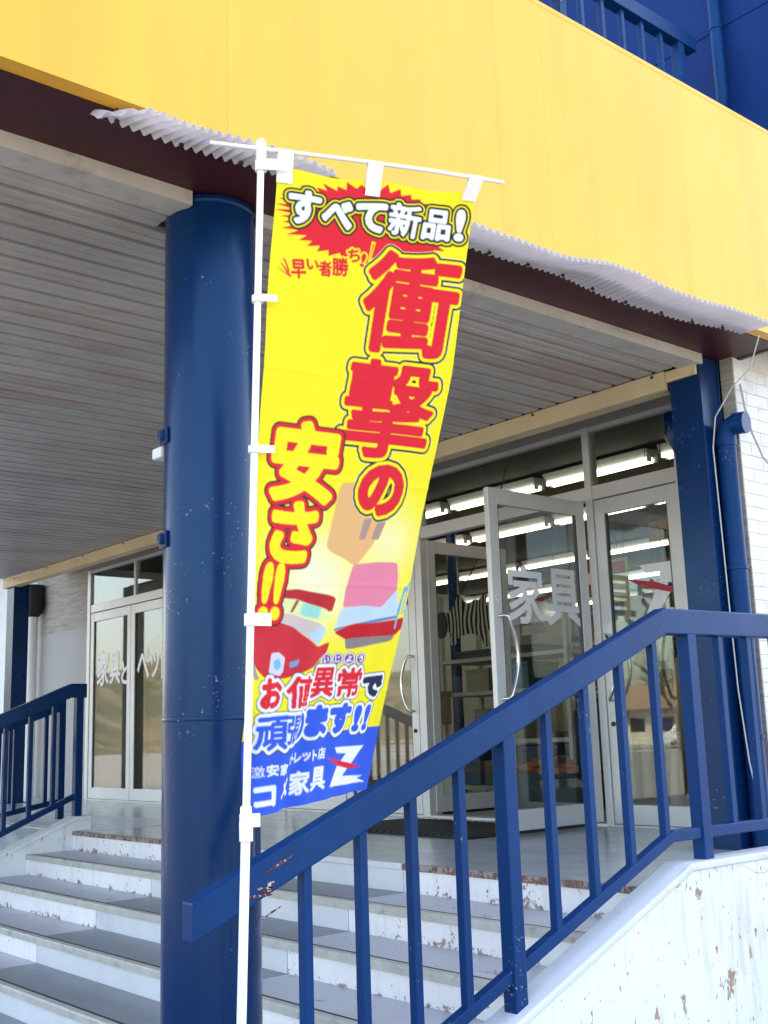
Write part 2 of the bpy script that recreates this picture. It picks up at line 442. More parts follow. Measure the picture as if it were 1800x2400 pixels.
# ---- railings
def sweep_rect(mb, pts, x0, x1, h):
    """flat bar with vertical ends following (y,z) top points, height h, between x0 and x1"""
    top = pts; bot = [(y, z - h) for y, z in pts]
    return mb.prism(top + bot[::-1], 0, x0, x1)
def railing(name, xc, label, pts, low, posts, bals, hb=.108, wt=.062, group=None, mat=M_BLUE):
    t = thing(name, label, 'handrail', group)
    def ztop(y, P):
        for (a, za), (b, zb_) in zip(P, P[1:]):
            if a <= y <= b: return za + (zb_ - za) * (y - a) / (b - a)
        return P[-1][1] if y > P[-1][0] else P[0][1]
    sweep_rect(MB(), pts, xc - wt / 2, xc + wt / 2, hb).build('top_rail', mat, t, .006)
    sweep_rect(MB(), low, xc - .021, xc + .021, .045).build('bottom_rail', mat, t, .004)
    for y, zb_ in posts:
        MB().box(xc - .030, xc + .030, y - .030, y + .030, zb_ - .02, ztop(y, pts) - hb + .01).build('post', mat, t, .004)
    for y in bals:
        MB().box(xc - .0165, xc + .0165, y - .0165, y + .0165, ztop(y, low) - .02, ztop(y, pts) - hb + .008).build('baluster', mat, t, .003)
    return t
XRAIL = -2.868
zc = lambda y: .085 - SL * (3.90 - y) if y < 3.9 else .085
r_near = railing('stair_handrail', XRAIL, 'blue steel handrail with square balusters in front, sloping down past the banner pole',
        [(1.67, .185), (3.905, 1.10), (5.45, 1.115)], [(1.72, -.655), (3.86, .212), (5.45, .212)],
        [(4.075, .086), (2.94, zc(2.94))],
        [3.83, 3.607, 3.385, 3.165, 2.715, 2.495, 2.283, 2.068, 4.30, 4.52, 4.74, 4.96, 5.18])
# scraped bare patches where the pole rubs the rail end
M_SCRAPE = m_peel('scraped_paint', (.50, .50, .55), (.16, .02, .03), .47, .1, .5, 55)
rs = random.Random(3)
for (y, z, a, b) in ((1.955, .262, .055, .005), (1.90, .200, .032, .0035), (1.925, .207, .012, .013), (1.885, .180, .038, .004), (1.912, .190, .02, .004), (1.93, .132, .034, .0035)):
    k = 17; poly = []
    for j in range(k):
        an = 2 * math.pi * j / k; rr = .55 + .75 * rs.random()
        dy, dz = a * rr * math.cos(an), b * rr * math.sin(an)
        poly.append((y + dy, z + dz + (dy * .41 if a > .04 or z < .15 else 0)))
    MB().prism(poly, 0, XRAIL + .030, XRAIL + .0318).build('paint_scrape', M_SCRAPE, r_near)
railing('stair_handrail', -8.43, 'dark blue handrail along the far left edge of the stairs',
        [(1.67, .185), (3.865, 1.09), (3.99, 1.09)], [(1.72, -.655), (3.93, .262)],
        [(3.935, .086), (2.94, zc(2.94)), (1.95, zc(1.95))], [3.736, 3.55, 3.36, 3.165, 2.715, 2.495, 2.283], mat=M_NAVY)
railing('ramp_railing', -9.75, 'dark blue railing of the ramp behind the far left handrail',
        [(1.3, -.05), (4.35, 1.02), (4.42, 1.02)], [(1.3, -.35), (4.35, .155), (4.42, .155)],
        [(4.39, Z0), (3.0, -.24)], [4.25 - .14 * k for k in range(16)], mat=M_NAVY)

# ---- big round column
col = thing('round_column', 'thick round navy blue steel column rising through the stairs to the canopy', 'column')
CX, CY, CR = -3.59, 2.186, .174
prof = [(CR, ZG + .3 * j) for j in range(13)][:12] + [(CR, 2.655)]
MB().lathe(prof, (CX, CY, 0), 64).build('shaft', M_NAVY, col, 0, True)
MB().lathe([(CR - .004, .685), (CR + .002, .689), (CR + .0035, .695), (CR + .002, .702), (CR - .004, .706)], (CX, CY, 0), 64).build('weld_seam', M_NAVY, col, 0, True)
for z in (1.735, 1.345):
    b = MB().box(-.02, .02, -.016, .016, -.022, .022)
    a = math.atan2(-.30, -.95)
    ang = math.radians(258)
    o = link('bracket', MB().box(-.012, .024, -.015, .015, -.018, .018).mesh('bracket', M_NAVY, .003), col)
    o.location = (CX + (CR + .004) * math.cos(ang), CY + (CR + .004) * math.sin(ang), z); o.rotation_euler = (0, 0, ang)
    p = MB().box(-.004, .006, -.045, .03, -.03, .03).build('bracket_plate', M_NAVY, o, .002)
cp = MB().lathe([(CR + .001, 2.625), (CR + .005, 2.630), (CR + .005, 2.650), (CR + .002, 2.654)], (CX, CY, 0), 48).build('collar', M_NAVY, col, 0, True)
MB().box(CX - .275, CX - .20, CY - .10, CY - .04, 1.70, 1.745).build('camera_housing', M_PLASTIC, None, .008)
bpy.context.view_layer.update()
ch = bpy.data.objects['camera_housing']; ch.name = 'security_camera'
tag(ch, 'small white security camera peeking out behind the round column', 'camera')

# ---- square steel posts
def steel_post(x0, x1, y0, y1, label, z1=2.655):
    t = thing('steel_post', label, 'post', 'square canopy posts')
    MB().box(x0, x1, y0, y0 + .014, Z0, z1).build('flange', M_NAVY, t, .002)
    MB().box(x0, x1, y1 - .014, y1, Z0, z1).build('flange', M_NAVY, t, .002)
    MB().box(x0 + .012, x1 - .006, y0 + .0145, y1 - .0145, Z0, z1).build('web', M_NAVY, t)
    MB().box(x0 - .03, x1 + .03, y0 - .02, y1 + .02, Z0, Z0 + .012).build('base_plate', M_NAVY, t)
    return t
steel_post(-3.69, -3.487, 5.284, 5.474, 'square navy steel post at the right between the glass door and the drainpipe')
steel_post(-13.36, -13.15, 5.284, 5.474, 'square dark navy steel post at the far left end of the canopy beam', 2.60)

# ================================================================== CANOPY
can = thing('canopy', 'big yellow fascia canopy with slatted metal ceiling over the entrance', 'canopy')
XF = -3.07; ZF0, ZF1 = 2.665, 3.92
YC0 = .35
seams = [YC0, 1.94, 3.31, 3.62, 4.67, 6.34]
for a, b in zip(seams, seams[1:]):
    MB().box(XF - .05, XF, a + .0004, b - .0004, ZF0, ZF1 - .02).build('fascia_panel', M_YELLOW, can)
MB().box(XF - .075, XF + .0012, YC0, 6.34, ZF1 - .0195, ZF1 + .004).build('coping', M_YELLOW, can)
MB().box(-3.135, XF - .0505, YC0, 5.55, ZF0 - .001, ZF0 + .05).build('fascia_lip', M_YELLOW, can)
MB().box(-13.7, XF - .0505, YC0 - .05, YC0 - .002, ZF0, ZF1).build('front_fascia', M_YELLOW, can)
MB().box(-4.2, -3.136, YC0, 5.545, 2.660, 2.72).build('soffit_board', M_MAROON, can)
MB().box(-13.65, -3.2, YC0, 6.3, 2.78, 3.80).build('roof_slab', M_GROOVE, can)
# cream edge trim of the ceiling, cut back round the column
for a, b in ((YC0, CY - .150), (CY + .150, 5.30)):
    MB().prism([(-3.47, 2.602), (-3.47, 2.6595), (-3.50, 2.6595), (-3.50, 2.612), (-3.60, 2.612), (-3.60, 2.602)], 1, a, b).build('edge_trim', M_TRIM, can)
# slats
pitch = .146
sm = MB().prism([(0, .003), (.006, 0), (.050, 0), (.054, .008), (.060, .008), (.064, 0), (.108, 0), (.114, .003), (.116, .030), (-.002, .030)], 1, YC0 + .02, 5.245).mesh('ceiling_slat', M_SLAT)
k = 0
x = -3.745
while x > -13.5:
    if not (x < CX + .17 and x + .124 > CX - .17):
        link('ceiling_slat', sm, can, (x, 0, 2.613))
    else:
        for a, b in ((YC0 + .02, CY - .160), (CY + .160, 5.245)):
            MB().prism([(0, .003), (.006, 0), (.050, 0), (.054, .008), (.060, .008), (.064, 0), (.108, 0), (.114, .003), (.116, .030), (-.002, .030)], 1, a, b).build('ceiling_slat', M_SLAT, can).location = (x, 0, 2.613)
    x -= pitch; k += 1
MB().box(-13.55, -3.51, YC0 + .02, 5.30, 2.646, 2.658).build('ceiling_backing', M_GROOVE, can)
MB().box(-13.42, -3.70, 5.25, 5.283, 2.502, 2.612).build('cross_beam', M_CREAM, can, .004)
MB().box(-3.699, -3.50, 5.262, 5.2835, 2.545, 2.608).build('beam_end', M_CREAM, can, .003)
MB().box(-13.42, -3.72, 5.2835, 5.36, 2.502, 2.512).build('beam_flange', M_CREAM, can)
for bx in [-3.78 - .93 * j for j in range(11)]:
    MB().lathe([(.009, 0), (.009, .006), (.005, .008)], (0, 0, 0), 8).build('bolt', M_BLACK, can).matrix_world = Matrix.Translation((bx, 5.249, 2.594)) @ Matrix.Rotation(R(90), 4, 'X')
MB().box(-3.49, XF - .052, 5.545, 5.575, 2.655, 2.70).build('end_flashing', M_BLACK, can)

# ---- corrugated strips under the fascia
def corrugated(label, y0, y1, zin, zout, xin, xout):
    n = int((y1 - y0) / .0045); nu = 9; lam = .040
    th = .0012; mb = MB()
    P = []
    for i in range(n + 1):
        y = y0 + (y1 - y0) * i / n; s = i / n
        c = .0115 * math.sin(2 * math.pi * y / lam)
        for j in range(nu + 1):
            u = j / nu
            xx = xin(s) + (xout(s) - xin(s)) * u
            zz = zin(s) + (zout(s) - zin(s)) * (u ** 1.3) + c
            P.append((xx, y + .02 * u * math.sin(s * 9), zz))
    F = [(i * (nu + 1) + j, i * (nu + 1) + j + 1, (i + 1) * (nu + 1) + j + 1, (i + 1) * (nu + 1) + j) for i in range(n) for j in range(nu)]
    N = len(P)
    P2 = [(a, b, c - th) for a, b, c in P]
    mb.add(P + P2, F + [tuple(q + N for q in f[::-1]) for f in F])
    o = mb.build('corrugated_sheet', M_POLY, None, 0, True)
    for k in range(int((y1 - y0) / .24) + 1):
        yy = y0 + .08 + .24 * k; s = (yy - y0) / (y1 - y0)
        if s > .98: break
        MB().lathe([(.003, -.030), (.009, -.026), (.009, -.019), (.004, -.017), (.004, .03)], (xin(s) + .04, yy, zin(s)), 10).build('screw', M_BLACK, o)
    return tag(o, label, 'sheet', 'corrugated strips under the fascia')
sm_ = lambda a, b, t: (lambda q: q * q * (3 - 2 * q))(max(0, min(1, (t - a) / (b - a))))
corrugated('short warped corrugated plastic strip under the fascia left of the banner top', 1.47, 2.32,
           lambda s: 2.645 - .01 * math.sin(s * 5), lambda s: 2.605 - .015 * math.sin(s * 6) - .006,
           lambda s: -3.165, lambda s: -3.13 + .18 * sm_(-.05, .14, s))
corrugated('long wavy corrugated plastic strip under the fascia right of the banner', 2.95, 5.16,
           lambda s: 2.642 - .012 * math.sin(s * 11), lambda s: 2.60 + .052 * sm_(.25, .45, s) - .02 * sm_(.5, .62, s) * (1 - sm_(.7, .85, s)),
           lambda s: -3.165 - .045 * math.exp(-((s - .52) / .13) ** 2) + .03 * sm_(.75, 1, s), lambda s: -2.95)

# ================================================================== BUILDING
bld = thing('store_building', 'two storey shop building with navy blue upper wall and white brick side', 'building')
YU = 6.36
MB().box(-40, -3.405, YU, YU + 14, 3.35, 9.2).build('upper_wall', M_WALLBLUE, bld)
MB().box(-40, -14.52, YD + .02, YU + 14, ZG, 3.349).build('left_wall', simple('white_wall_paint', (.78, .80, .80), .6, .04), bld)
MB().box(-14.52, -12.93, YD, YD + .15, 2.04, 3.34).build('siding_board', M_SIDING, bld)
MB().box(-14.52, -12.93, YD - .008, YD + .15, Z0, 2.038).build('wall_panel', M_PANEL, bld)
MB().box(-12.93, -4.20, YD - .02, YD + .15, 2.712, 3.34).build('lintel', simple('lintel_paint', (.33, .31, .28), .6, .06, dirt=(.25, .23, .2)), bld)
MB().box(-40, -3.40, 5.38, YU, 3.35, 3.36).build('canopy_back_flashing', M_GROOVE, bld)
# right end: return wall with the brick side
side = MB().box(-3.486, -3.412, 5.50, YU + 14, ZG, 3.349).build('side_wall', M_MORTAR, bld)
MB().box(-3.486, -3.404, 5.490, 5.4995, Z0, 3.3).build('return_board', M_OLDWALL, bld)
bk = {L: MB().box(-.006, .006, 0, L, 0, .069).mesh('brick', M_BRICK, .003) for L in (.213, .103)}
for c in range(44):
    z = -.06 + .0745 * c; y = 5.502
    first = True
    while y < 6.6:
        L = .103 if (c % 2 and first) else .213
        first = False
        link('brick', bk[L], side, (-3.412 + random.uniform(-.001, .001), y, z)); y += L + .005
# seam line and joints on the blue wall
MB().box(-20, -3.404, YU - .006, YU - .0005, 5.30, 5.325).build('wall_joint', M_WALLBLUE, bld)
for xx in (-5.2, -7.0, -8.8):
    MB().box(xx - .006, xx + .006, YU - .005, YU - .0005, 3.7, 9.2).build('wall_joint', M_WALLBLUE, bld)

# upper balcony railing behind the fascia
t = thing('balcony_railing', 'blue steel railing standing on the canopy roof above the yellow fascia', 'railing')
xb = -3.86; zt = 5.14; ye = 6.10
MB().box(xb - .04, xb + .04, .6, ye, zt - .10, zt).build('top_rail', M_BLUE, t, .005)
MB().box(xb - .02, xb + .02, .6, ye - .12, 4.02, 4.07).build('bottom_rail', M_BLUE, t)
for y in (ye - .17, ye - 1.36, ye - 2.55, ye - 3.74):
    MB().box(xb - .032, xb + .032, y - .032, y + .032, 3.80, zt - .10).build('post', M_BLUE, t, .004)
    for j in range(1, 6):
        MB().box(xb - .0165, xb + .0165, y - .198 * j - .0165, y - .198 * j + .0165, 4.07, zt - .10).build('baluster', M_BLUE, t, .003)
fl = thing('floodlight', 'small white floodlight beside a post of the upper railing', 'lamp')
MB().prism([(4.60, 4.86), (4.70, 4.80), (4.73, 4.90), (4.66, 4.97), (4.60, 4.95)], 0, xb + .05, xb + .15).build('lamp_head', M_PLASTIC, fl, .008)
MB().box(xb + .032, xb + .05, 4.62, 4.66, 4.80, 4.92).build('arm', M_BLACK, fl)

# pipes
def pipe_obj(name, label, pts, r, mat, extra=(), clamps=(), n=18):
    t = thing(name, label, 'pipe')
    MB().tube(pts, r, n).build('pipe', mat, t, 0, True)
    for a, b, rr in extra: MB().tube([a, b], rr, n).build('socket', mat, t, 0, True)
    for z in clamps: MB().lathe([(r + .001, -.012), (r + .006, -.010), (r + .006, .010), (r + .001, .012)], (pts[-1][0], pts[-1][1], z), n).build('clamp', mat, t, 0, True)
    return t
def bend(c, r, a0, a1, fn, n=7):
    return [fn(c, r, a0 + (a1 - a0) * i / n) for i in range(n + 1)]
px_, py_ = -3.435, 5.405
pipe_obj('drainpipe', 'shiny blue drainpipe with elbow on the white brick corner at right',
         [(px_ + .115, py_ + .02, 2.245), (px_ + .06, py_ + .008, 2.25), (px_ + .02, py_, 2.235), (px_, py_, 2.19), (px_, py_, 1.0), (px_, py_, Z0)], .052, M_BLUE,
         [((px_ + .055, py_ + .01, 2.25), (px_ + .125, py_ + .02, 2.245), .061), ((px_, py_, 2.13), (px_, py_, 2.19), .058)], (1.45, .55))
pipe_obj('drainpipe', 'thin blue drainpipe on the upper navy wall above the fascia',
         [(-3.95, YU - .06, 4.66), (-3.84, YU - .06, 4.665), (-3.80, YU - .06, 4.69), (-3.79, YU - .06, 4.75), (-3.79, YU - .06, 9)], .042, M_BLUE, (), (5.27,))
pipe_obj('drainpipe', 'cream downpipe with dark funnel behind the right steel post',
         [(-3.985, 5.80, 2.30), (-3.985, 5.80, 1.2), (-3.985, 5.80, Z0)], .045, simple('cream_pipe', (.55, .50, .42), .5, .06),
         [((-3.985, 5.80, 2.26), (-3.985, 5.80, 2.32), .05)])
f2 = bpy.data.objects.get('drainpipe.002')
MB().lathe([(.05, 2.24), (.07, 2.30), (.105, 2.36), (.11, 2.50), (.10, 2.52)], (-3.985, 5.80, 0), 20).build('funnel', M_NAVY, f2, 0, True)
pipe_obj('drainpipe', 'white downpipe with black funnel beside the far left post',
         [(-14.33, 6.02, 2.30), (-14.33, 6.02, 1.2), (-14.33, 6.02, Z0)], .07, M_PLASTIC)
f3 = bpy.data.objects.get('drainpipe.003')
MB().lathe([(.07, 2.28), (.12, 2.34), (.14, 2.42), (.13, 2.70)], (-14.33, 6.02, 0), 20).build('funnel', M_BLACK, f3, 0, True)
cab = MB().tube([(-3.05, 5.20, 2.62), (-3.15, 5.25, 2.48), (-3.30, 5.30, 2.42), (-3.44, 5.33, 2.29), (-3.475, 5.335, 2.12), (-3.47, 5.335, 1.8), (-3.462, 5.335, 1.2), (-3.455, 5.335, .8), (-3.43, 5.34, .42), (-3.40, 5.34, .25)], .0038, 8).build('cable', simple('white_cable', (.62, .62, .60), .5, .05), None, 0, True)
tag(cab, 'thin white cable hanging down beside the right steel post and blue drainpipe', 'cable')
cab2 = MB().tube([(-3.385, 5.52, 2.50), (-3.38, 5.54, 2.36), (-3.375, 5.58, 2.22), (-3.37, 5.66, 2.09), (-3.37, 5.78, 2.02), (-3.37, 6.0, 2.0)], .007, 8).build('cable', simple('grey_cable', (.45, .45, .44), .5, .05), None, 0, True)
tag(cab2, 'grey cable drooping across the white brick wall at the right edge', 'cable')

# ================================================================== STOREFRONT
sf = thing('storefront_frame', 'aluminium storefront frame of posts and transom windows above the glass doors', 'window frame')
POSTS = [(-12.93, -12.85), (-10.74, -10.68), (-8.83, -8.77), (-6.88, -6.80), (-5.05, -4.99), (-4.29, -4.205)]
for a, b in POSTS:
    MB().box(a, b, YD - .03, YD + .05, Z0, 2.712).build('frame_post', M_ALU, sf, .003)
for (a0, a), (b, b1) in zip(POSTS, POSTS[1:]):
    if b - a < .05: continue
    MB().box(a, b, YD - .022, YD + .045, 2.188, 2.285).build('transom_bar', M_ALU, sf, .003)
    MB().box(a, b, YD - .018, YD + .04, 2.68, 2.711).build('head_bar', M_ALU, sf)
    MB().box(a, b, YD - .006, YD - .001, 2.285, 2.68).build('transom_glass', M_GLASS, sf)
    MB().box(a, b, YD - .03, YD + .06, Z0, Z0 + .012).build('threshold', M_ALU, sf)
MB().box(-11.75, -11.71, YD - .02, YD + .04, 2.285, 2.68).build('transom_mullion', M_ALU, sf)

def text_on(parent, ch, wd, ht, bold, fn, mat, res=.004):
    pad = int(bold / res) + 3
    m = dilate(glyph_mask(ch, wd / res, ht / res, pad), bold / res)
    return mask_mesh(m, res, fn).build('lettering', mat, parent)

def door(label, width, hinge, ang, glyphs=(), polys=(), handle=1, locks=True, zt=2.18, both=True):
    """a glass door leaf: local x from the hinge edge, local y thickness, front side -y"""
    t = thing('glass_door', label, 'door', 'glass entrance doors')
    Z = Z0 + .016; s = .085; th = .02
    MB().box(0, s, -th, th, Z, zt).build('stile', M_ALU, t, .004)
    MB().box(width - s, width, -th, th, Z, zt).build('stile', M_ALU, t, .004)
    MB().box(s, width - s, -th * .94, th * .94, zt - .105, zt - .002).build('top_rail', M_ALU, t, .003)
    MB().box(s, width - s, -th * .94, th * .94, Z, Z + .125).build('bottom_rail', M_ALU, t, .003)
    MB().box(s - .004, width - s + .004, -.003, .003, Z + .12, zt - .10).build('glass', M_GLASS, t)
    MB().box(s, s + .012, -.012, .012, Z + .125, zt - .105).build('gasket', M_ALUDK, t)
    MB().box(width - s - .012, width - s, -.012, .012, Z + .125, zt - .105).build('gasket', M_ALUDK, t)
    if handle:
        xh = width - .045
        for sgn in ((-1, 1) if both else (-1,)):
            pts = [(xh, sgn * .02, 1.24), (xh - .015, sgn * .06, 1.24)]
            for i in range(9):
                q = i / 8; pts.append((xh - .03 - .07 * math.sin(math.pi * q), sgn * .072, 1.22 - .40 * q))
            pts += [(xh - .015, sgn * .06, .80), (xh, sgn * .02, .80)]
            MB().tube(pts, .011, 10).build('handle', M_CHROME, t, 0, True)
        if locks:
            o = MB().lathe([(.017, 0), (.017, .008), (.010, .010)], (0, 0, 0), 14).build('lock', M_BLACK, t)
            o.location = (width - .045, -.02, .645); o.rotation_euler = (R(90), 0, 0)
    for ch, cx, cz, wd, ht, bold in glyphs:
        text_on(t, ch, wd, ht, bold, lambda a, b, cx=cx, cz=cz: (cx + a, -.0042, cz + b), M_SIGNWHITE)
    for poly, mt, off in polys:
        MB().prism([(p[0], p[1]) for p in poly], 1, -.0042 - off, -.0040 - off + .0001).build('logo', mt, t)
    t.location = (hinge[0], hinge[1], 0); t.rotation_euler = (0, 0, ang)
    return t
# closed leaf beside the right post with the Z emblem
Zu = [(-4.65, 1.679), (-4.264, 1.675), (-4.388, 1.535), (-4.50, 1.555), (-4.455, 1.616), (-4.598, 1.623)]
Zl = [(-4.52, 1.515), (-4.40, 1.49), (-4.50, 1.375), (-4.30, 1.37), (-4.35, 1.345), (-4.28, 1.30), (-4.64, 1.31)]
Zr = [(-4.76, 1.60), (-4.52, 1.553), (-4.29, 1.462), (-4.33, 1.452), (-4.48, 1.492), (-4.66, 1.548)]
def door_front(label, x0, x1, glyphs=(), polys=(), handle_left=False, handle=1):
    """closed leaf in the facade plane, facing -y"""
    wd = x1 - x0
    if handle_left:
        t = door(label, wd, (x0, YD), 0, (), (), 0)
        xh = .045
        pts = [(xh, -.02, 1.24), (xh + .015, -.06, 1.24)] + [(xh + .03 + .07 * math.sin(math.pi * i / 8), -.072, 1.22 - .40 * i / 8) for i in range(9)] + [(xh + .015, -.06, .80), (xh, -.02, .80)]
        MB().tube(pts, .011, 10).build('handle', M_CHROME, t, 0, True)
        MB().tube([(p[0], -p[1], p[2]) for p in pts], .011, 10).build('handle', M_CHROME, t, 0, True)
        o = MB().lathe([(.017, 0), (.017, .008), (.010, .010)], (0, 0, 0), 14).build('lock', M_BLACK, t)
        o.location = (.045, -.02, .645); o.rotation_euler = (R(90), 0, 0)
    else:
        t = door(label, wd, (x0, YD), 0, (), (), handle, both=False)
    for ch, cx, cz, w_, h_, bold in glyphs:
        text_on(t, ch, w_, h_, bold, lambda a, b, cx=cx, cz=cz: (cx - x0 + a, -.0042, cz + b), M_SIGNWHITE)
    for poly, mt, off in polys:
        MB().prism([(p[0] - x0, p[1]) for p in poly], 1, -.0050 - off, -.0040 - off).build('emblem', mt, t)
    return t
door_front('closed glass door beside the right steel post, white Z emblem with red slash', -4.985, -4.295, (), ((Zu, M_SIGNWHITE, 0), (Zl, M_SIGNWHITE, 0), (Zr, M_SIGNRED, .0015)), True)
# leaf swung out towards the camera: hinge at the mullion, free edge at y=5.15, lettering readable from +x side
dl = thing('glass_door', 'glass door swung wide open towards the stairs with two big white characters', 'door', 'glass entrance doors')
def leaf_y(t, xp, y0, y1, glyphs, face, pull=True):
    Z = Z0 + .03; zt = 2.18; s = .085; th = .02
    MB().box(xp - th, xp + th, y0, y0 + s, Z, zt).build('stile', M_ALU, t, .004)
    MB().box(xp - th, xp + th, y1 - s, y1, Z, zt).build('stile', M_ALU, t, .004)
    MB().box(xp - th * .94, xp + th * .94, y0 + s, y1 - s, zt - .105, zt - .002).build('top_rail', M_ALU, t, .003)
    MB().box(xp - th * .94, xp + th * .94, y0 + s, y1 - s, Z, Z + .125).build('bottom_rail', M_ALU, t, .003)
    MB().box(xp - th * .6, xp + th * .6, y0 + s, y1 - s, Z - .02, Z).build('sweep_strip', M_BLACK, t)
    MB().box(xp - .003, xp + .003, y0 + s - .004, y1 - s + .004, Z + .12, zt - .10).build('glass', M_GLASS, t)
    for yy in (y0 + s, y1 - s - .012):
        MB().box(xp - .012, xp + .012, yy, yy + .012, Z + .125, zt - .105).build('gasket', M_ALUDK, t)
    for sgn in ((-1, 1) if pull else ()):
        pts = [(xp + sgn * .02, y0 + .045, 1.34), (xp + sgn * .06, y0 + .06, 1.345)]
        for i in range(11):
            q = i / 10; pts.append((xp + sgn * .075, y0 + .075 + .075 * math.sin(math.pi * q), 1.335 - .50 * q))
        pts += [(xp + sgn * .06, y0 + .06, .82), (xp + sgn * .02, y0 + .045, .82)]
        MB().tube(pts, .012, 10).build('handle', M_CHROME, t, 0, True)
    for ch, cy, cz, w_, h_, bold in glyphs:
        text_on(t, ch, w_, h_, bold, lambda a, b, cy=cy, cz=cz: (xp + face * .0042, cy + face * a, cz + b), M_SIGNWHITE)
leaf_y(dl, -5.07, 5.15, 6.10, [('家', 5.48, 1.495, .33, .37, .009), ('具', 5.85, 1.495, .34, .37, .009)], 1)
# small pull stickers on the free stile
MB().box(-5.092, -5.0905, 5.17, 5.21, 1.73, 1.98).build('sticker', M_ALUDK, dl)
MB().lathe([(.024, 0), (.024, .0012)], (0, 0, 0), 18).build('sticker', M_SIGNWHITE, dl).matrix_world = Matrix.Translation((-5.051, 5.195, 1.46)) @ Matrix.Rotation(R(90), 4, 'Y')
text_on(dl, '引', .022, .026, .001, lambda a, b: (-5.0485, 5.195 + a, 1.46 + b), M_BLACK, .0012)
# left leaf swung inwards
d2 = thing('glass_door', 'glass door swung inwards at the left jamb of the open doorway', 'door', 'glass entrance doors')
leaf_y(d2, -6.815, 6.19, 7.12, [], 1, False)
door_front('closed glass door half hidden by the lower edge of the banner', -7.86, -6.90, (), (), False)
door_front('closed glass door hidden behind the banner cloth', -8.76, -7.88, (), (), True)
door_front('closed glass door behind the round column, second from the left pair', -10.67, -9.78, (), (), False)
door_front('closed glass door behind the round column next to the banner', -9.76, -8.84, (), (), True)
gl = [('家', -12.535, 1.50, .29, .40, .008), ('具', -12.225, 1.49, .25, .37, .008), ('と', -11.965, 1.42, .17, .25, .008)]
door_front('closed left glass door lettered in white beside the grey wall panel', -12.845, -11.815, gl, (), False, 0)
gl = [('ベ', -11.54, 1.49, .26, .33, .008), ('ッ', -11.27, 1.46, .20, .26, .008), ('ド', -11.0, 1.49, .24, .36, .008)]
door_front('closed left glass door lettered in white partly behind the round column', -11.805, -10.745, gl, (), False, 0)

# door mat
mt = thing('door_mat', 'dark ribbed rubber door mat lying before the open doorway', 'mat')
MB().box(-6.75, -5.16, 4.93, 5.85, Z0 + .001, Z0 + .010).build('mat_base', simple('mat_rubber', (.006, .007, .008), .7, .2), mt, .003)
rb = MB().prism([(-.022, -.44), (.010, -.44), (.022, .44), (-.010, .44)], 2, 0, .009).mesh('mat_rib', simple('mat_rib_rubber', (.022, .026, .03), .6, .2))
k = 0
for i in range(22):
    link('mat_rib', rb, mt, (-6.70 + .0705 * i, 5.39, Z0 + .0095))

# ================================================================== SHOP INTERIOR
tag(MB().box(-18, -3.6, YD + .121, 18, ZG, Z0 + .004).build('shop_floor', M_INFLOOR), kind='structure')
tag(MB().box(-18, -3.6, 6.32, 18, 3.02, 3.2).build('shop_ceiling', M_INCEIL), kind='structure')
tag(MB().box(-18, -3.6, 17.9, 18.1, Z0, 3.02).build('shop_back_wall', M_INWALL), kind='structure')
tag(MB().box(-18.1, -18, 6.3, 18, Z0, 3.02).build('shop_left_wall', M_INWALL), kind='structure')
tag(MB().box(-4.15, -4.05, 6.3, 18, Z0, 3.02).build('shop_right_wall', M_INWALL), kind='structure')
lamp = thing('fluorescent_lamp', 'lit twin tube ceiling lamp inside the shop', 'lamp', 'shop ceiling lamps')
MB().prism([(-.10, .09), (.10, .09), (.05, .02), (-.05, .02)], 0, -.6, .6).build('housing', M_PLASTIC, lamp)
for yy in (-.045, .045):
    MB().tube([(-.58, yy, 0), (.58, yy, 0)], .019, 8).build('tube', M_TUBE, lamp, 0, True)
    for xx in (-.595, .595): MB().box(xx - .012, xx + .012, yy - .02, yy + .02, -.02, .04).build('holder', M_PLASTIC, lamp)
def copy_tree(o, parent=None):
    c = o.copy(); COL.objects.link(c)
    if parent: c.parent = parent
    for ch_ in o.children: copy_tree(ch_, c)
    return c
first = True
names = {8.0: 'first', 9.6: 'second', 11.9: 'third', 14.2: 'fourth', 16.4: 'fifth'}
for yy in names:
    for j in range(8):
        xx = -5.1 - 1.32 * j
        if yy == 8.0 and xx < -11: continue
        o = lamp if first else copy_tree(lamp); first = False
        o.location = (xx, yy, 2.9)
        o['label'] = 'lit twin tube lamp, %s from the right in the %s row inside the shop' % (('first', 'second', 'third', 'fourth', 'fifth', 'sixth', 'seventh', 'eighth')[j], names[yy])

# interior pipe column
ip = thing('interior_column', 'slim dark blue pipe column inside the shop doorway', 'column')
MB().tube([(-9.35, 8.9, Z0), (-9.35, 8.9, 3.02)], .06, 16).build('shaft', M_NAVY, ip, 0, True)
MB().lathe([(.12, 0), (.12, .01), (.065, .015)], (-9.35, 8.9, Z0), 16).build('base', M_NAVY, ip)
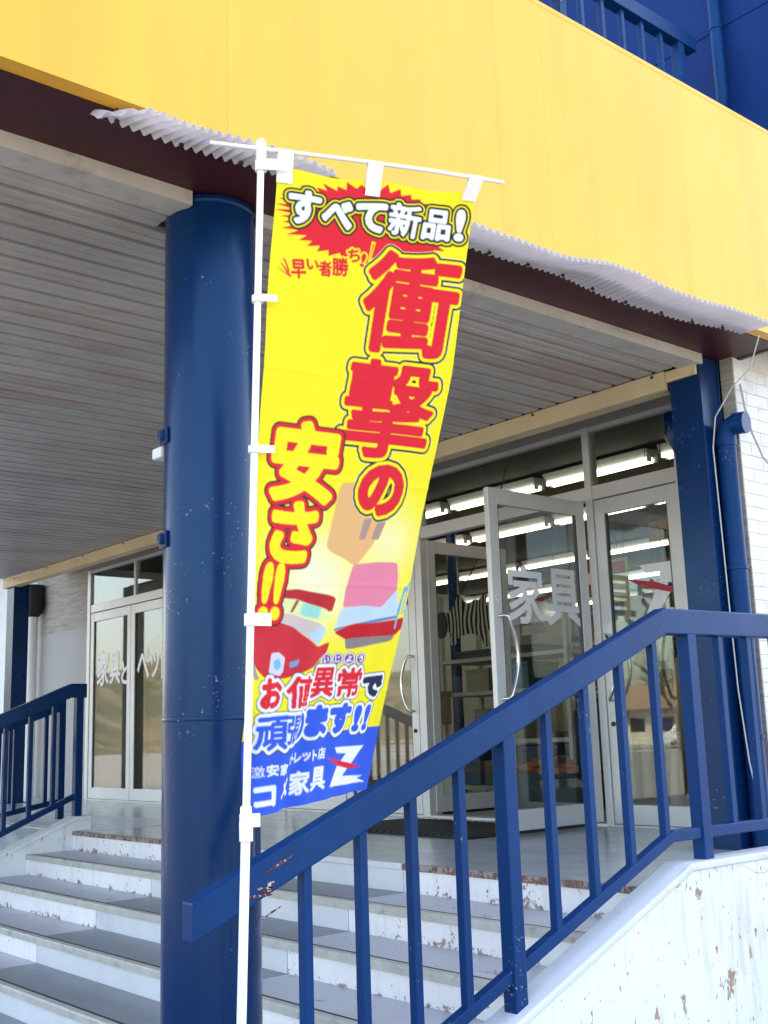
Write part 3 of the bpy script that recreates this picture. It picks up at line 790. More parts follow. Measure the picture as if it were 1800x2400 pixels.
# shelf rack
def rack(label, x0, x1, y0, y1, levels, z1):
    t = thing('shelf_rack', label, 'shelf', 'steel racks in the shop')
    for xx in (x0, x1):
        for yy in (y0, y1): MB().box(xx - .02, xx + .02, yy - .02, yy + .02, Z0, z1).build('upright', M_SHELF, t)
    for z in levels: MB().box(x0 - .02, x1 + .02, y0 - .015, y1 + .015, z - .035, z).build('shelf', M_SHELF, t)
    return t
rack('cream steel shelf rack just inside the open doorway', -8.07, -6.5, 7.5, 8.0, (.14, .55, .99, 1.30), 1.92)
rack('cream steel shelf rack further back behind the open glass door', -7.9, -6.3, 9.2, 9.7, (.5, 1.0, 1.5), 2.0)
def boxobj(name, label, cat, x0, x1, y0, y1, z0, z1, m, group=None, lid=None):
    t = thing(name, label, cat, group)
    MB().box(x0, x1, y0, y1, z0, z1).build('body', m, t, .006)
    MB().box(x0 - .006, x1 + .006, y0 - .006, y1 + .006, z1 + .0005, z1 + .03).build('lid', lid or m, t, .004)
    return t
boxobj('storage_box', 'teal storage box on the middle shelf inside the doorway', 'box', -7.42, -7.0, 7.54, 7.95, .992, 1.20, M_TEAL)
boxobj('storage_box', 'brown cardboard box on the middle shelf inside the doorway', 'box', -7.80, -7.50, 7.54, 7.95, .992, 1.17, M_CARD)
boxobj('storage_box', 'cardboard box on the low shelf inside the doorway', 'box', -7.7, -7.1, 7.54, 7.95, .552, .80, M_CARD)
boxobj('storage_box', 'black flat case on the top shelf below the zebra hide', 'box', -7.9, -6.9, 7.52, 7.97, 1.302, 1.345, M_DARKBOX)
boxobj('storage_box', 'small beige box mounted on the rack upright by the doorway', 'box', -8.16, -7.93, 7.26, 7.46, .70, .98, M_CARD)
boxobj('cabinet', 'brown cabinet with paper notes seen through the open glass door', 'cabinet', -6.35, -5.75, 8.0, 8.45, Z0 + .005, 1.0, simple('brown_cabinet', (.10, .065, .04), .5, .15))
boxobj('storage_chest', 'black low chest on the shop floor under the wooden logs', 'chest', -7.0, -6.1, 7.05, 7.55, Z0 + .005, .24, M_DARKBOX)
lg = thing('log_stack', 'stack of orange brown wooden pieces on the black chest', 'wood')
rr = random.Random(5)
for i in range(16):
    xx = -6.95 + rr.random() * .55; yy = 7.10 + rr.random() * .35; z = .285 + .028 * (i // 5)
    MB().tube([(xx, yy, z), (xx + .25 + .1 * rr.random(), yy + rr.uniform(-.06, .06), z + rr.uniform(-.01, .015))], [.022, .028], 8).build('wood_piece', M_WOODRED, lg, 0, True)
bn = thing('waste_bin', 'white round waste bin inside the doorway', 'bin')
MB().lathe([(.10, Z0 + .006), (.115, .30), (.120, .30), (.120, .315), (.105, .315)], (-7.45, 6.95, 0), 24).build('body', M_PLASTIC, bn, 0, True)
MB().lathe([(.118, .3155), (.10, .34), (.03, .345)], (-7.45, 6.95, 0), 24).build('lid', M_PLASTIC, bn, 0, True)
# tan boards behind the left doors
tb = thing('board_screen', 'tan wooden boards standing behind the left glass doors', 'boards')
for i in range(8):
    xx = -12.9 + i * .32
    MB().box(xx, xx + .315, 6.75 + .03 * (i % 2), 6.78 + .03 * (i % 2), Z0 + .006, 1.55 + .35 * ((i * 7) % 3)).build('board', M_WOOD, tb)
pw = MB().box(-13.0, -9.9, 7.3, 7.36, Z0 + .006, 3.0).build('partition_wall', simple('partition_paint', (.17, .155, .12), .8, .08)); tag(pw, 'grey brown partition behind the left glass doors', 'wall')
# zebra hide hung flat
def zebra():
    b = NB('zebra_stripes')
    wv = b.n('ShaderNodeTexWave'); wv.inputs['Scale'].default_value = 6.0; wv.inputs['Distortion'].default_value = 9; wv.inputs['Detail'].default_value = 1.0; wv.inputs['Detail Scale'].default_value = .55
    b.l(b.pos((1, 1, .8)), wv.inputs['Vector'])
    c = b.ramp(wv.outputs['Fac'], .46, .54, (.012, .010, .010, 1), (.72, .66, .58, 1))
    return b.done(b.bsdf(c, .8, 0, .2))
zh = thing('zebra_hide', 'black and white striped zebra hide hanging in the shop doorway', 'hide')
outl = [(-.40, .10), (-.38, .19), (-.31, .17), (-.22, .24), (-.14, .36), (-.10, .37), (-.06, .28), (.02, .25), (.13, .28), (.20, .27), (.26, .33), (.31, .31), (.30, .20), (.38, .14), (.42, .02), (.36, -.06), (.30, -.10), (.33, -.24), (.26, -.27), (.20, -.14), (.06, -.10), (-.05, -.10), (-.16, -.12), (-.24, -.22), (-.31, -.19), (-.27, -.07), (-.36, -.04)]
MB().prism([(-7.60 + .82 * a, 1.60 + .82 * b) for a, b in outl], 1, 7.40, 7.412).build('striped_skin', zebra(), zh)
MB().prism([(-7.95 + .08 * math.cos(2 * math.pi * i / 14), 1.63 + .13 * math.sin(2 * math.pi * i / 14)) for i in range(14)], 1, 7.385, 7.3995).build('mane', M_BLACK, zh)
MB().tube([(-7.69, 7.405, 1.89), (-7.5, 7.405, 2.12), (-7.2, 7.405, 2.50), (-7.0, 7.405, 3.02)], .006, 6).build('hanging_cord', M_BLACK, zh)
# hanging price signs
def sign(label, cx, y, cz, wd, ht, m, bars):
    t = thing('hanging_sign', label, 'sign', 'sale signs in the shop')
    MB().box(cx - wd / 2, cx + wd / 2, y, y + .006, cz - ht / 2, cz + ht / 2).build('board', m, t)
    for (a, b, c, d, mm) in bars:
        MB().box(cx + a * wd, cx + b * wd, y - .003, y - .0005, cz + c * ht, cz + d * ht).build('print_band', mm, t)
    for s in (-.4, .4): MB().tube([(cx + s * wd, y + .003, cz + ht / 2), (cx + s * wd, y + .003, 3.02)], .003, 5).build('string', M_BLACK, t)
    return t
YEL = simple('sign_yellow', (.62, .44, .03), .5, .05); REDS = simple('sign_red', (.45, .03, .03), .5, .05)
sign('yellow hanging sale sign behind the white characters of the open door', -8.1, 9.4, 2.12, .42, .34, YEL, [(-.4, .4, .1, .35, REDS)])
sign('red and white hanging sale sign right of the yellow one', -7.72, 9.45, 2.22, .36, .30, REDS, [(-.4, .4, -.3, .1, M_SIGNWHITE)])
sign('lower yellow sale sign inside the shop', -7.5, 9.4, 1.72, .30, .52, YEL, [(-.4, .4, .2, .4, REDS), (-.4, .4, -.3, 0, M_SIGNWHITE)])
sign('orange picture sign high behind the Z emblem door', -5.75, 7.9, 2.28, .20, .22, simple('sign_orange', (.55, .30, .05), .5, .4, 20), [(-.45, .45, .25, .5, M_DARKBOX)])
sign('small red sign behind the Z emblem door', -5.95, 8.3, 2.0, .22, .16, REDS, [(-.4, .4, -.3, .2, M_SIGNWHITE)])
boxobj('tool_bag', 'dark navy bag hanging inside with a pale tag, seen under the near handrail', 'bag', -6.35, -5.95, 7.35, 7.60, .32, .74, simple('navy_canvas', (.012, .022, .04), .8, .2))
rg_ = thing('rug_rolls', 'rolled rugs leaning together behind the Z emblem door', 'rugs')
for i in range(5):
    MB().tube([(-5.55 + .15 * i, 7.6, Z0 + .01), (-5.50 + .15 * i, 7.75 + .02 * i, 1.15 + .12 * (i % 3))], .065, 14).build('roll', (M_CARD, M_WOODRED, M_TEAL, M_CARD, M_DARKBOX)[i], rg_, 0, True)
wr = thing('wardrobe', 'tall pale wardrobe far inside the shop', 'wardrobe')
MB().box(-10.6, -9.4, 11.0, 11.6, Z0 + .005, 2.0).build('body', simple('pale_wood', (.30, .25, .17), .5, .1), wr)
for a in (-10.58, -9.99): MB().box(a, a + .57, 10.975, 10.999, .1, 1.95).build('door', simple('pale_wood_door', (.36, .31, .22), .45, .08), wr)
sf_ = thing('sofa', 'dark sofa standing at the back of the shop floor', 'sofa')
MB().box(-8.9, -7.2, 10.0, 10.8, .1, .42).build('seat', M_DARKBOX, sf_, .05); MB().box(-8.9, -7.2, 10.6, 10.85, .42, .85).build('backrest', M_DARKBOX, sf_, .05)
for a in (-9.05, -7.2): MB().box(a, a + .15, 10.0, 10.8, .1, .60).build('armrest', M_DARKBOX, sf_, .04)
sign('yellow green poster behind the glass of the open door', -7.05, 8.9, 1.95, .36, .62, simple('sign_lime', (.50, .46, .05), .5, .3, 14), [(-.42, .42, .25, .45, REDS), (-.42, .42, -.1, .12, M_SIGNWHITE), (-.42, .3, -.4, -.2, M_DARKBOX)])
sign('pale blue banner strip hanging behind the Z emblem door', -6.6, 9.0, 1.55, .16, .80, simple('sign_paleblue', (.30, .42, .55), .5, .1), [(-.3, .3, -.4, .4, M_SIGNWHITE)])
gd = random.Random(21)
GM = [simple('goods_%d' % i, c, .6, .15) for i, c in enumerate(((.20, .03, .02), (.05, .09, .16), (.30, .26, .18), (.06, .12, .06), (.25, .16, .02), (.02, .02, .025)))]
GN = ('dark red', 'slate blue', 'pale beige', 'dark green', 'ochre', 'black')
ORD = ('first', 'second', 'third', 'fourth', 'fifth', 'sixth', 'seventh')
for lv, zz in (('low', .5), ('middle', 1.0), ('top', 1.5)):
    xx = -7.85
    for k in range(6):
        wd = gd.uniform(.16, .30); ci = gd.randrange(6)
        if xx + wd > -6.32: break
        boxobj('goods_carton', '%s carton, %s from the left on the %s shelf of the back rack' % (GN[ci], ORD[k], lv), 'carton', xx, xx + wd - .03, 9.25, 9.65, zz + .003, zz + gd.uniform(.16, .40), GM[ci], 'cartons on the back rack')
        xx += wd
xx = -7.88
for k in range(5):
    ci = (k * 2 + 1) % 6
    boxobj('goods_carton', '%s carton, %s from the left on the lowest shelf by the doorway' % (GN[ci], ORD[k]), 'carton', xx, xx + .22, 7.54, 7.95, .145, .145 + gd.uniform(.15, .33), GM[ci], 'cartons by the doorway'); xx += .27
# threshold tiles
tl = thing('threshold_tiles', 'row of grey floor tiles behind the open doorway', 'tiles')
tile = MB().box(0, .29, 0, .29, 0, .008).mesh('tile', simple('grey_tile', (.24, .22, .20), .35, .12, 3), .002)
for i in range(6):
    for j in range(3): link('tile', tile, tl, (-6.78 + .295 * i, 6.30 + .295 * j, Z0 + .005))

# ================================================================== BANNER
PW, PH = 600, 1720
img = np.zeros((PH, PW, 3)); 
def lin(c): return np.array(srgb(*c))
Yc, Rc, Bc, Wc, Dc = np.array((.90, .80, .035)), np.array((.76, .026, .045)), np.array((.028, .11, .68)), np.array((.80, .86, .92)), np.array((.028, .030, .032))
img[:] = Yc
def paint(mask, color, cx=None, cy=None):
    if cx is None: img[mask] = color; return
    H, W = mask.shape; x0, y0 = int(round(cx - W / 2)), int(round(cy - H / 2))
    a0, b0, a1, b1 = max(0, -y0), max(0, -x0), min(H, PH - y0), min(W, PW - x0)
    if a1 <= a0 or b1 <= b0: return
    img[y0 + a0:y0 + a1, x0 + b0:x0 + b1][mask[a0:a1, b0:b1]] = color
def ppoly(poly, c): paint(poly_mask(poly, PH, PW), np.array(c))
def pblob(poly, c):
    for _ in range(3):
        poly = [q for a, b in zip(poly, poly[1:] + poly[:1]) for q in ((a[0] * .9 + b[0] * .1, a[1] * .9 + b[1] * .1), (a[0] * .1 + b[0] * .9, a[1] * .1 + b[1] * .9))]
    ppoly(poly, c)
# star burst
burst = []; rb_ = random.Random(11)
for k in range(88):
    a = 2 * math.pi * k / 88; q = 1.0 if k % 2 == 0 else .83 + .05 * rb_.random()
    if k % 2 == 0: q += rb_.uniform(-.05, .07)
    burst.append((285 + 275 * q * math.cos(a), 128 + 118 * q * math.sin(a)))
ppoly(burst, Rc)
# furniture picture (plain shapes: ramp, car, bed)
SAL = np.array((.80, .45, .20)); 
_y, _x = np.mgrid[0:PH, 0:PW]
for gx, gy, rx, ry, am in ((200, 1110, 120, 110, .75), (470, 1020, 110, 90, .55), (300, 1180, 190, 90, .45)):
    al = (am * np.exp(-((_x - gx) / rx) ** 2 - ((_y - gy) / ry) ** 2))[..., None]; img[:] = img * (1 - al) + np.array((.88, .88, .74)) * al

pblob([(276, 869), (331, 864), (437, 956), (416, 1028), (357, 1095), (263, 1060), (245, 1044)], SAL)
pblob([(365, 964), (396, 959), (379, 1019), (353, 1021)], (.42, .28, .25)); pblob([(420, 960), (452, 962), (432, 1016), (403, 1018)], (.42, .28, .25))
pblob([(347, 1089), (440, 1078), (524, 1075), (540, 1119), (544, 1171), (485, 1204), (418, 1199), (333, 1207), (332, 1152)], (.80, .24, .36))
pblob([(329, 1210), (418, 1199), (485, 1204), (548, 1148), (568, 1222), (464, 1236), (315, 1260)], (.50, .66, .85))
pblob([(315, 1262), (464, 1237), (568, 1223), (568, 1232), (464, 1247), (382, 1250), (313, 1272)], (.10, .24, .62))
pblob([(313, 1273), (382, 1250), (464, 1247), (567, 1235), (600, 1228), (600, 1261), (575, 1280), (393, 1303)], (.55, .02, .03))
pblob([(362, 1290), (575, 1280), (559, 1297), (373, 1321)], (.25, .22, .23))
for a, b in ((566, 574), (582, 588), (595, 600)): pblob([(a, 1222), (a + 8, 1140), (b + 8, 1138), (b, 1222)], (.12, .42, .66))
pblob([(562, 1262), (562, 1200), (576, 1150), (600, 1126), (600, 1136), (584, 1156), (571, 1202), (571, 1262)], (.12, .42, .66))
pblob([(110, 1165), (167, 1160), (297, 1181), (286, 1222), (100, 1190)], (.50, .03, .04))
pblob([(100, 1186), (162, 1187), (272, 1218), (256, 1251), (148, 1222), (95, 1223)], (.72, .80, .40))
pblob([(160, 1189), (172, 1191), (150, 1222), (140, 1222)], (.30, .10, .05))
pblob([(186, 1196), (240, 1210), (232, 1240), (176, 1228)], (.30, .68, .62))
pblob([(95, 1226), (149, 1225), (256, 1257), (233, 1311), (161, 1261), (97, 1249)], (.62, .52, .50))
pblob([(200, 1280), (262, 1256), (272, 1276), (240, 1312)], (.45, .62, .84))
pblob([(0, 1252), (23, 1250), (97, 1247), (161, 1261), (234, 1314), (304, 1299), (299, 1326), (236, 1364), (140, 1392), (63, 1392), (18, 1360), (0, 1330)], (.62, .035, .05))
pblob([(0, 1330), (18, 1360), (40, 1392), (20, 1392), (0, 1360)], (.35, .32, .35))
pblob([(236, 1364), (280, 1340), (262, 1376), (232, 1384)], (.28, .26, .28))
pblob([(79, 1327), (105, 1325), (131, 1339), (125, 1375), (112, 1385), (71, 1378)], (.66, .62, .78)); pblob([(88, 1346), (108, 1340), (116, 1362), (100, 1372), (88, 1364)], (.12, .50, .70)); pblob([(148, 1352), (178, 1344), (172, 1360), (150, 1366)], (.12, .35, .62))
img[1540:] = Bc
def put(ch, x, y, w_, h_, layers, bold=0, skew=0, rot=0):
    pad = int(max([r for r, c in layers] + [0]) + bold) + 4
    m = glyph_mask(ch, w_ - 2 * bold, h_ - 2 * bold, pad, skew, rot)
    return m, layers, bold, x, y
def group(items):
    """paint outermost layers of all letters first so neighbours' outlines merge"""
    n = max(len(i[1]) for i in items)
    for L in range(n):
        for m, layers, bold, x, y in items:
            r, c = layers[L]; paint(dilate(m, r + bold), c, x, y)
G4 = [(17, Dc), (11, Yc), (7, Dc), (0, Wc)]
group([put(c, x, y, w_, h_, G4, b) for c, x, y, w_, h_, b in (('す', 84, 110, 96, 101, 5), ('べ', 183, 112, 96, 84, 6), ('て', 284, 109, 95, 89, 6), ('新', 388, 103, 101, 97, 3), ('品', 491, 102, 92, 91, 4), ('!', 566, 96, 32, 94, 5))])
for k in range(3):
    ppoly([(36 - k * 8, 262 + 14 * k), (42 - k * 8, 264 + 14 * k), (66, 312), (60, 314)], Rc)
group([put(c, x, y, w_, h_, [(5, Yc), (0, Rc)], 2, 0, ro) for c, x, y, w_, h_, ro in (('早', 83, 288, 45, 57, -.12), ('い', 124, 269, 38, 33, -.06), ('者', 162, 275, 41, 49, -.02), ('勝', 208, 264, 51, 57, -.06), ('ち', 245, 225, 36, 41, -.15), ('!', 274, 236, 15, 40, .15))])
for (p, q) in (((292, 246), (300, 178)), ((306, 250), (330, 212))):
    ppoly([(p[0] - 4, p[1]), (q[0] - 5, q[1]), (q[0] + 7, q[1] + 3), (p[0] + 2, p[1])], Yc); ppoly([(p[0] - 1, p[1] - 6), (q[0] - 1, q[1] + 6), (q[0] + 3, q[1] + 8)], Rc)
GB = [(17, np.array((.85, .84, .60))), (15.5, Dc), (9.5, Yc), (0, Rc)]
group([put('衝', 438, 344, 306, 300, GB, 9, .06), put('撃', 408, 652, 306, 282, GB, 7.5, .06), put('の', 417, 880, 165, 148, GB, 11, .1)])
GY = [(15.5, Dc), (11, Rc), (0, Yc)]
group([put('安', 152, 822, 222, 228, GY, 11, .08), put('さ', 128, 1012, 160, 168, GY, 10, .08), put('!', 52, 1168, 34, 150, GY, 6, .1), put('!', 92, 1168, 34, 150, GY, 6, .1)])
GP = [(13, np.array((.30, .05, .32))), (9, np.array((.85, .80, .86))), (6, np.array((.22, .05, .30)))]
Y_, X_ = np.mgrid[-24:24, -24:24] + .5
for x, y, c in ((302, 1346, 'い'), (346, 1345, 'じ'), (391, 1345, 'ょ'), (437, 1346, 'う')):
    rr_ = np.hypot(X_, Y_ * 1.25); paint(rr_ < 23, np.array((.16, .05, .22)), x, y); paint(rr_ < 21, Wc, x, y); paint(rr_ < 17, np.array((.22, .05, .30)), x, y)
    m = glyph_mask(c, 19, 17, 6); paint(dilate(m, 1), Wc, x, y)
GW = [(11, Dc), (8, Wc), (0, Rc)]
group([put(c, x, y, w_, h_, [(11, Dc), (8.5, Wc), (0, cc)], b, .06) for c, x, y, w_, h_, cc, b in (('お', 87, 1428, 76, 78, Rc, 5), ('値', 193, 1429, 112, 84, Rc, 3.5), ('異', 300, 1407, 92, 82, Rc, 3.5), ('常', 410, 1410, 107, 82, Rc, 3.5), ('で', 522, 1424, 96, 62, np.array((.02, .03, .08)), 7))])
group([put(c, x, y, w_, h_, [(11, Dc), (8.5, Wc), (0, Bc)], b, .06) for c, x, y, w_, h_, b in (('頑', 92, 1528, 105, 86, 3.5), ('張', 168, 1523, 58, 74, 2.5), ('り', 222, 1516, 48, 74, 6), ('ま', 295, 1508, 89, 84, 7), ('す', 395, 1506, 103, 83, 7), ('!', 482, 1512, 32, 74, 5), ('!', 526, 1512, 32, 74, 5))])
for c, x, y, w_, h_, b in (('ウ', 178, 1600, 27, 26, 1.5), ('ト', 206, 1598, 24, 28, 1.5), ('レ', 234, 1598, 27, 27, 1.5), ('ッ', 263, 1598, 28, 23, 1.5), ('ト', 294, 1597, 22, 28, 1.5), ('店', 327, 1595, 36, 31, 1), ('激', 51, 1617, 40, 29, .8), ('安', 95, 1618, 40, 29, 1), ('家', 138, 1619, 38, 29, 1), ('コ', 69, 1678, 74, 50, 4), ('メ', 168, 1668, 60, 52, 4), ('家', 241, 1663, 72, 62, 2.5), ('具', 319, 1660, 74, 62, 2.5)):
    m = glyph_mask(c, w_ - 2 * b, h_ - 2 * b, 8); paint(dilate(m, b), Wc, x, y)
ppoly([(382, 1584), (552, 1591), (488, 1638), (435, 1629), (460, 1606), (399, 1600)], Wc)
ppoly([(419, 1637), (479, 1644), (455, 1667), (569, 1677), (545, 1682), (581, 1696), (384, 1690)], Wc)
ppoly([(350, 1608), (465, 1630), (560, 1652), (479, 1650), (397, 1629)], Rc)

def pole_at(z):
    t = (z + .015) / 2.222; return Vector((-2.37, 1.523 + .082 * t, z))
def cloth_pt(u, s):
    ph = R(71.75 + 32.5 * s); wd = .6 - .09 * max(0, (s - .3) / .7)
    d = Vector((math.cos(ph), math.sin(ph), 0)); n = Vector((d.y, -d.x, 0))
    lo = .036 * (1 - s) ** 3 + .012 - .02 * s * s
    p = pole_at(2.155 - 1.72 * s) + d * (lo + wd * u); p.z += u * (.015 + .025 * max(0, (s - .6) / .4) ** 1.5)
    q = sm_(.42, .95, s)
    uc = .62 - .95 * (s - .5)
    f = q * .024 * math.exp(-((u - uc) / .085) ** 2)
    f += -q * .016 * math.exp(-((u - uc - .17) / .10) ** 2)
    f += .012 * sm_(.05, .5, s) * math.sin(6.5 * u + 5 * s + .6) * u
    f += .010 * sm_(.3, .8, s) * math.sin(3.1 * u - 11 * s) * u
    f += .004 * math.sin(2 * math.pi * s * 4) * (1 - u) ** 3
    f += .006 * math.sin(13 * u + 2.5 * s) * (1 - sm_(0, .25, s)) * (1 - .5 * u)
    f -= q * .016 * math.exp(-((u - .03) / .05) ** 2) * (.5 + .5 * math.sin(30 * s))
    for sk in (.165, .335, .5, .665, .835):
        f += .0016 * math.exp(-((s - sk) / .0035) ** 2)
    hang = math.sin(math.pi * ((u - .035) / .435 if u < .47 else (u - .47) / .485)) ** 2
    p.z -= .009 * hang * (1 - sm_(0, .12, s))
    f += .010 * hang * (1 - sm_(0, .30, s)) * math.sin(40 * s)
    f += .0035 * sm_(.55, .9, s) * math.sin(34 * (u + .55 * s))
    return p + n * f
flag = thing('banner_flag', 'tall yellow sale banner with red Japanese lettering on a white pole', 'banner')
nu, nv = 300, 860
cell = img.reshape(nv, 2, nu, 2, 3).mean((1, 3))
vcol = np.zeros((nv + 1, nu + 1, 3)); cnt = np.zeros((nv + 1, nu + 1, 1))
for dy in (0, 1):
    for dx in (0, 1):
        vcol[dy:dy + nv, dx:dx + nu] += cell; cnt[dy:dy + nv, dx:dx + nu] += 1
vcol /= cnt
verts = [cloth_pt(i / nu, j / nv)[:] for j in range(nv + 1) for i in range(nu + 1)]
fi = (np.arange(nv)[:, None] * (nu + 1) + np.arange(nu)[None, :]).reshape(-1)
faces = np.stack([fi, fi + 1, fi + nu + 2, fi + nu + 1], 1)
me = bpy.data.meshes.new('cloth')
me.vertices.add(len(verts)); me.vertices.foreach_set('co', np.array(verts, np.float32).ravel())
me.loops.add(faces.size); me.loops.foreach_set('vertex_index', faces.ravel().astype(np.int32))
me.polygons.add(len(faces)); me.polygons.foreach_set('loop_start', (np.arange(len(faces)) * 4).astype(np.int32))
me.polygons.foreach_set('loop_total', np.full(len(faces), 4, np.int32))
me.polygons.foreach_set('use_smooth', np.ones(len(faces), bool))
me.update(); me.validate()
at = me.attributes.new('print', 'FLOAT_COLOR', 'POINT')
at.data.foreach_set('color', np.concatenate([vcol.reshape(-1, 3), np.ones(((nv + 1) * (nu + 1), 1))], 1).astype(np.float32).ravel())
me.materials.append(M_CLOTH)
link('cloth', me, flag)
MB().tube([pole_at(ZG + .02), pole_at(.43)], .0115, 16).build('lower_pole', M_PLASTIC, flag, 0, True)
MB().tube([pole_at(.43), pole_at(2.215)], .0095, 16).build('upper_pole', M_PLASTIC, flag, 0, True)
MB().lathe([(.012, -.05), (.0165, -.048), (.0165, -.005), (.014, .0), (.014, .03), (.011, .034)], pole_at(.43), 16).build('pole_joint', M_PLASTIC, flag, 0, True)
tp = pole_at(2.20)
MB().lathe([(.011, -.03), (.014, -.028), (.014, .018), (.012, .026), (.006, .031)], tp, 16).build('pole_cap', M_PLASTIC, flag, 0, True)
dd = Vector((.363, .932, 0))
a_ = tp - dd * .14; b_ = tp + dd * .725 - Vector((0, 0, .0))
MB().tube([a_ + Vector((0, 0, .0)), tp + dd * .25 + Vector((0, 0, .006)), tp + dd * .5 + Vector((0, 0, .006)), b_], [.0055, .006, .006, .0055], 12).build('crossbar', M_PLASTIC, flag, 0, True)
# fabric loops over the crossbar and clips to the pole
for u in (.035, .47, .985):
    c = cloth_pt(u, .0); hb = tp + dd * max(.02, ((c - tp).dot(dd)))
    q = cloth_pt(min(u, .97), .028 if u < .9 else .014)
    n = Vector((dd.y, -dd.x, 0))
    wv = dd * .022
    P = [q - wv + n * .003, q + wv + n * .003, hb + wv + n * .009 + Vector((0, 0, .002)), hb - wv + n * .009 + Vector((0, 0, .002)), hb + wv + Vector((0, 0, .011)), hb - wv + Vector((0, 0, .011)), q - wv - n * .003, q + wv - n * .003, hb + wv - n * .009, hb - wv - n * .009]
    MB().add(P, [(0, 1, 2, 3), (3, 2, 4, 5), (5, 4, 8, 9), (9, 8, 7, 6)]).build('hanging_loop', M_PLASTIC, flag)
for s, big in ((.0, 1), (.225, 0), (.465, 0), (.72, 1), (1.0, 1)):
    z = 2.155 - 1.72 * s - .005
    p = pole_at(z)
    hh = .016 if big else .010
    MB().lathe([(.0115, -hh), (.016, -hh + .001), (.016, hh - .001), (.0115, hh)], p, 16).build('pole_clip', M_PLASTIC, flag, 0, True)
    ph = R(71.75 + 32.5 * s); d = Vector((math.cos(ph), math.sin(ph), 0)); n = Vector((d.y, -d.x, 0))
    o = p + n * .012 + d * .0
    L = .020 if s == 1 else .044 if s else .070
    P = [o + Vector((0, 0, -hh)), o + d * L + n * .012 + Vector((0, 0, -hh)), o + d * L + n * .012 + Vector((0, 0, hh)), o + Vector((0, 0, hh))]
    MB().add(P + [q + n * .004 for q in P], [(0, 1, 2, 3), (4, 5, 6, 7), (0, 1, 5, 4), (1, 2, 6, 5), (2, 3, 7, 6), (3, 0, 4, 7)]).build('clip_tab', M_PLASTIC, flag)
MB().lathe([(.02, ZG + .30), (.03, ZG + .29), (.03, ZG + .16), (.19, ZG + .13), (.21, ZG + .10), (.21, ZG + .002)][::-1], (-2.37, 1.487, 0), 28).build('weight_base', simple('grey_base', (.25, .25, .26), .5, .05), flag, 0, True)

# ================================================================== THE CAR PARK MIRRORED IN THE GLASS
hl = []; hr = random.Random(9)
NX = 60
for i in range(NX + 1):
    a = R(150 + 120 * i / NX)
    for rr_, hh in ((170, ZG - .2), (195, 5 + 3.5 * math.sin(i * .37) + 2 * math.sin(i * 1.1)), (240, 12 + 6 * math.sin(i * .23 + 1) + 2 * math.sin(i * .9))):
        hl.append((rr_ * math.cos(a), rr_ * math.sin(a), hh))
hm = MB().add(hl, [(i * 3 + j, i * 3 + j + 1, (i + 1) * 3 + j + 1, (i + 1) * 3 + j) for i in range(NX) for j in range(2)])
tag(hm.build('hills', simple('dry_hillside', (.10, .08, .045), .9, .4, .12, dirt=(.035, .042, .018), dscale=.10, dthr=(.44, .56)), None, 0, True), kind='structure')
vx, vy = -50.0, -59.0
van = thing('parked_van', 'white van parked across the car park, mirrored in the right door', 'van')
VW = simple('white_car_paint', (.80, .81, .82), .25, .02); DG = simple('dark_car_glass', (.02, .025, .03), .1, .1)
body = [(-2.2, .35), (-2.2, 1.1), (-2.15, 1.75), (-1.95, 1.92), (1.2, 1.92), (1.75, 1.25), (2.2, 1.1), (2.25, .4)]
MB().prism(body, 1, -.8, .8).build('body', VW, van, .05)
for a, b in ((-2.0, -1.1), (-1.0, -.1), (0, .75)):
    for sgn in (-1, 1): MB().box(a, b, sgn * .805 - .004, sgn * .805 + .004, 1.25, 1.75).build('window', DG, van)
MB().prism([(1.22, 1.84), (1.72, 1.27), (1.75, 1.28), (1.25, 1.86)], 1, -.7, .7).build('windscreen', DG, van)
for a in (-1.45, 1.45):
    for sgn in (-1, 1):
        w_ = MB().lathe([(.30, -.1), (.32, -.08), (.32, .08), (.30, .1)], (0, 0, 0), 20).build('wheel', M_BLACK, van)
        w_.location = (a, sgn * .76, .32); w_.rotation_euler = (R(90), 0, 0)
for sgn in (-1, 1): MB().box(2.22, 2.27, sgn * .6 - .15, sgn * .6 + .15, .75, .95).build('headlight', M_PLASTIC, van)
van.location = (vx, vy, ZG); van.rotation_euler = (0, 0, R(150))
fn = thing('wire_fence', 'white wire mesh fence along the car park, mirrored in the right door', 'fence')
F0, F1 = Vector((-58, -32, ZG)), Vector((-22, -62, ZG)); fd = (F1 - F0).normalized(); FL = (F1 - F0).length
WF = simple('white_fence_paint', (.72, .72, .70), .5, .05)
for i in range(int(FL / 2) + 1):
    p = F0 + fd * (2 * i); MB().tube([p, p + Vector((0, 0, 1.25))], .04, 8).build('post', WF, fn)
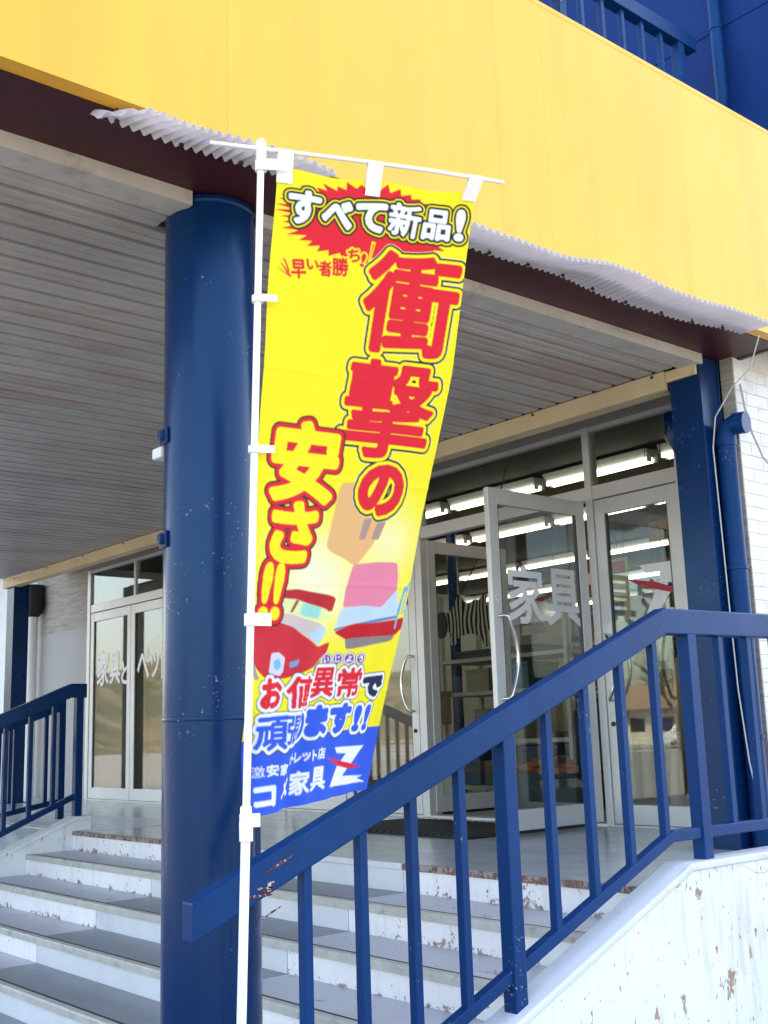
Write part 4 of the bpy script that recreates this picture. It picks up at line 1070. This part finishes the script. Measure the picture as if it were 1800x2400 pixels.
for z in (.2, .45, .7, .95, 1.2): MB().tube([F0 + Vector((0, 0, z)), F1 + Vector((0, 0, z))], .018, 6).build('rail', WF, fn)
up_ = thing('utility_pole', 'dark utility pole by the car park, mirrored in the right door', 'pole')
MB().tube([(-36, -38, ZG), (-36, -38, 9)], [.16, .11], 14).build('pole', simple('pole_concrete', (.13, .11, .09), .8, .1), up_, 0, True)
for z in (7.4, 8.3): MB().box(-36.9, -35.1, -38.05, -37.95, z, z + .1).build('crossarm', M_ALUDK, up_)
def bare_tree(label, base, h, seed):
    t = thing('bare_tree', label, 'tree', 'leafless trees by the car park'); rn = random.Random(seed); tr = MB(); tw = MB()
    def grow(p, d, L, r, dep):
        q = p + d * L
        (tr if dep < 2 else tw).tube([p, p + d * L * .5 + Vector((rn.uniform(-1, 1), rn.uniform(-1, 1), 0)) * L * .04, q], [r, r * .85, r * .68], 6 if dep < 3 else 4)
        if dep >= 5: return
        for k in range(3 if dep else 4):
            nd = (d + Vector((rn.uniform(-1, 1), rn.uniform(-1, 1), rn.uniform(-.15, .6))) * .75).normalized()
            grow(q - d * L * rn.uniform(0, .35), nd, L * rn.uniform(.6, .8), r * .62, dep + 1)
    grow(Vector(base), Vector((0, 0, 1)), h * .3, h * .02, 0)
    B = simple('bare_bark', (.10, .075, .055), .9, .2)
    tr.build('trunk', B, t); tw.build('crown', B, t)
bare_tree('leafless tree beyond the car park fence, mirrored in the right door', (-45, -50, ZG), 9, 4)
bare_tree('taller leafless tree beside the utility pole, mirrored in the glass', (-33, -52, ZG), 10, 6)
hs = thing('far_house', 'low brown roofed house beyond the car park, mirrored in the glass', 'house')
MB().box(-72, -58, -82, -74, ZG, 2.2).build('wall', simple('house_wall', (.45, .40, .32), .8, .05), hs)
MB().prism([(-83, 2.2), (-73, 2.2), (-78, 4.6)], 0, -73, -57).build('roof', simple('house_roof', (.16, .09, .05), .8, .1), hs)
for i in range(4): MB().box(-71 + 3.4 * i, -69.4 + 3.4 * i, -73.995, -73.95, .2, 1.4).build('window', DG, hs)
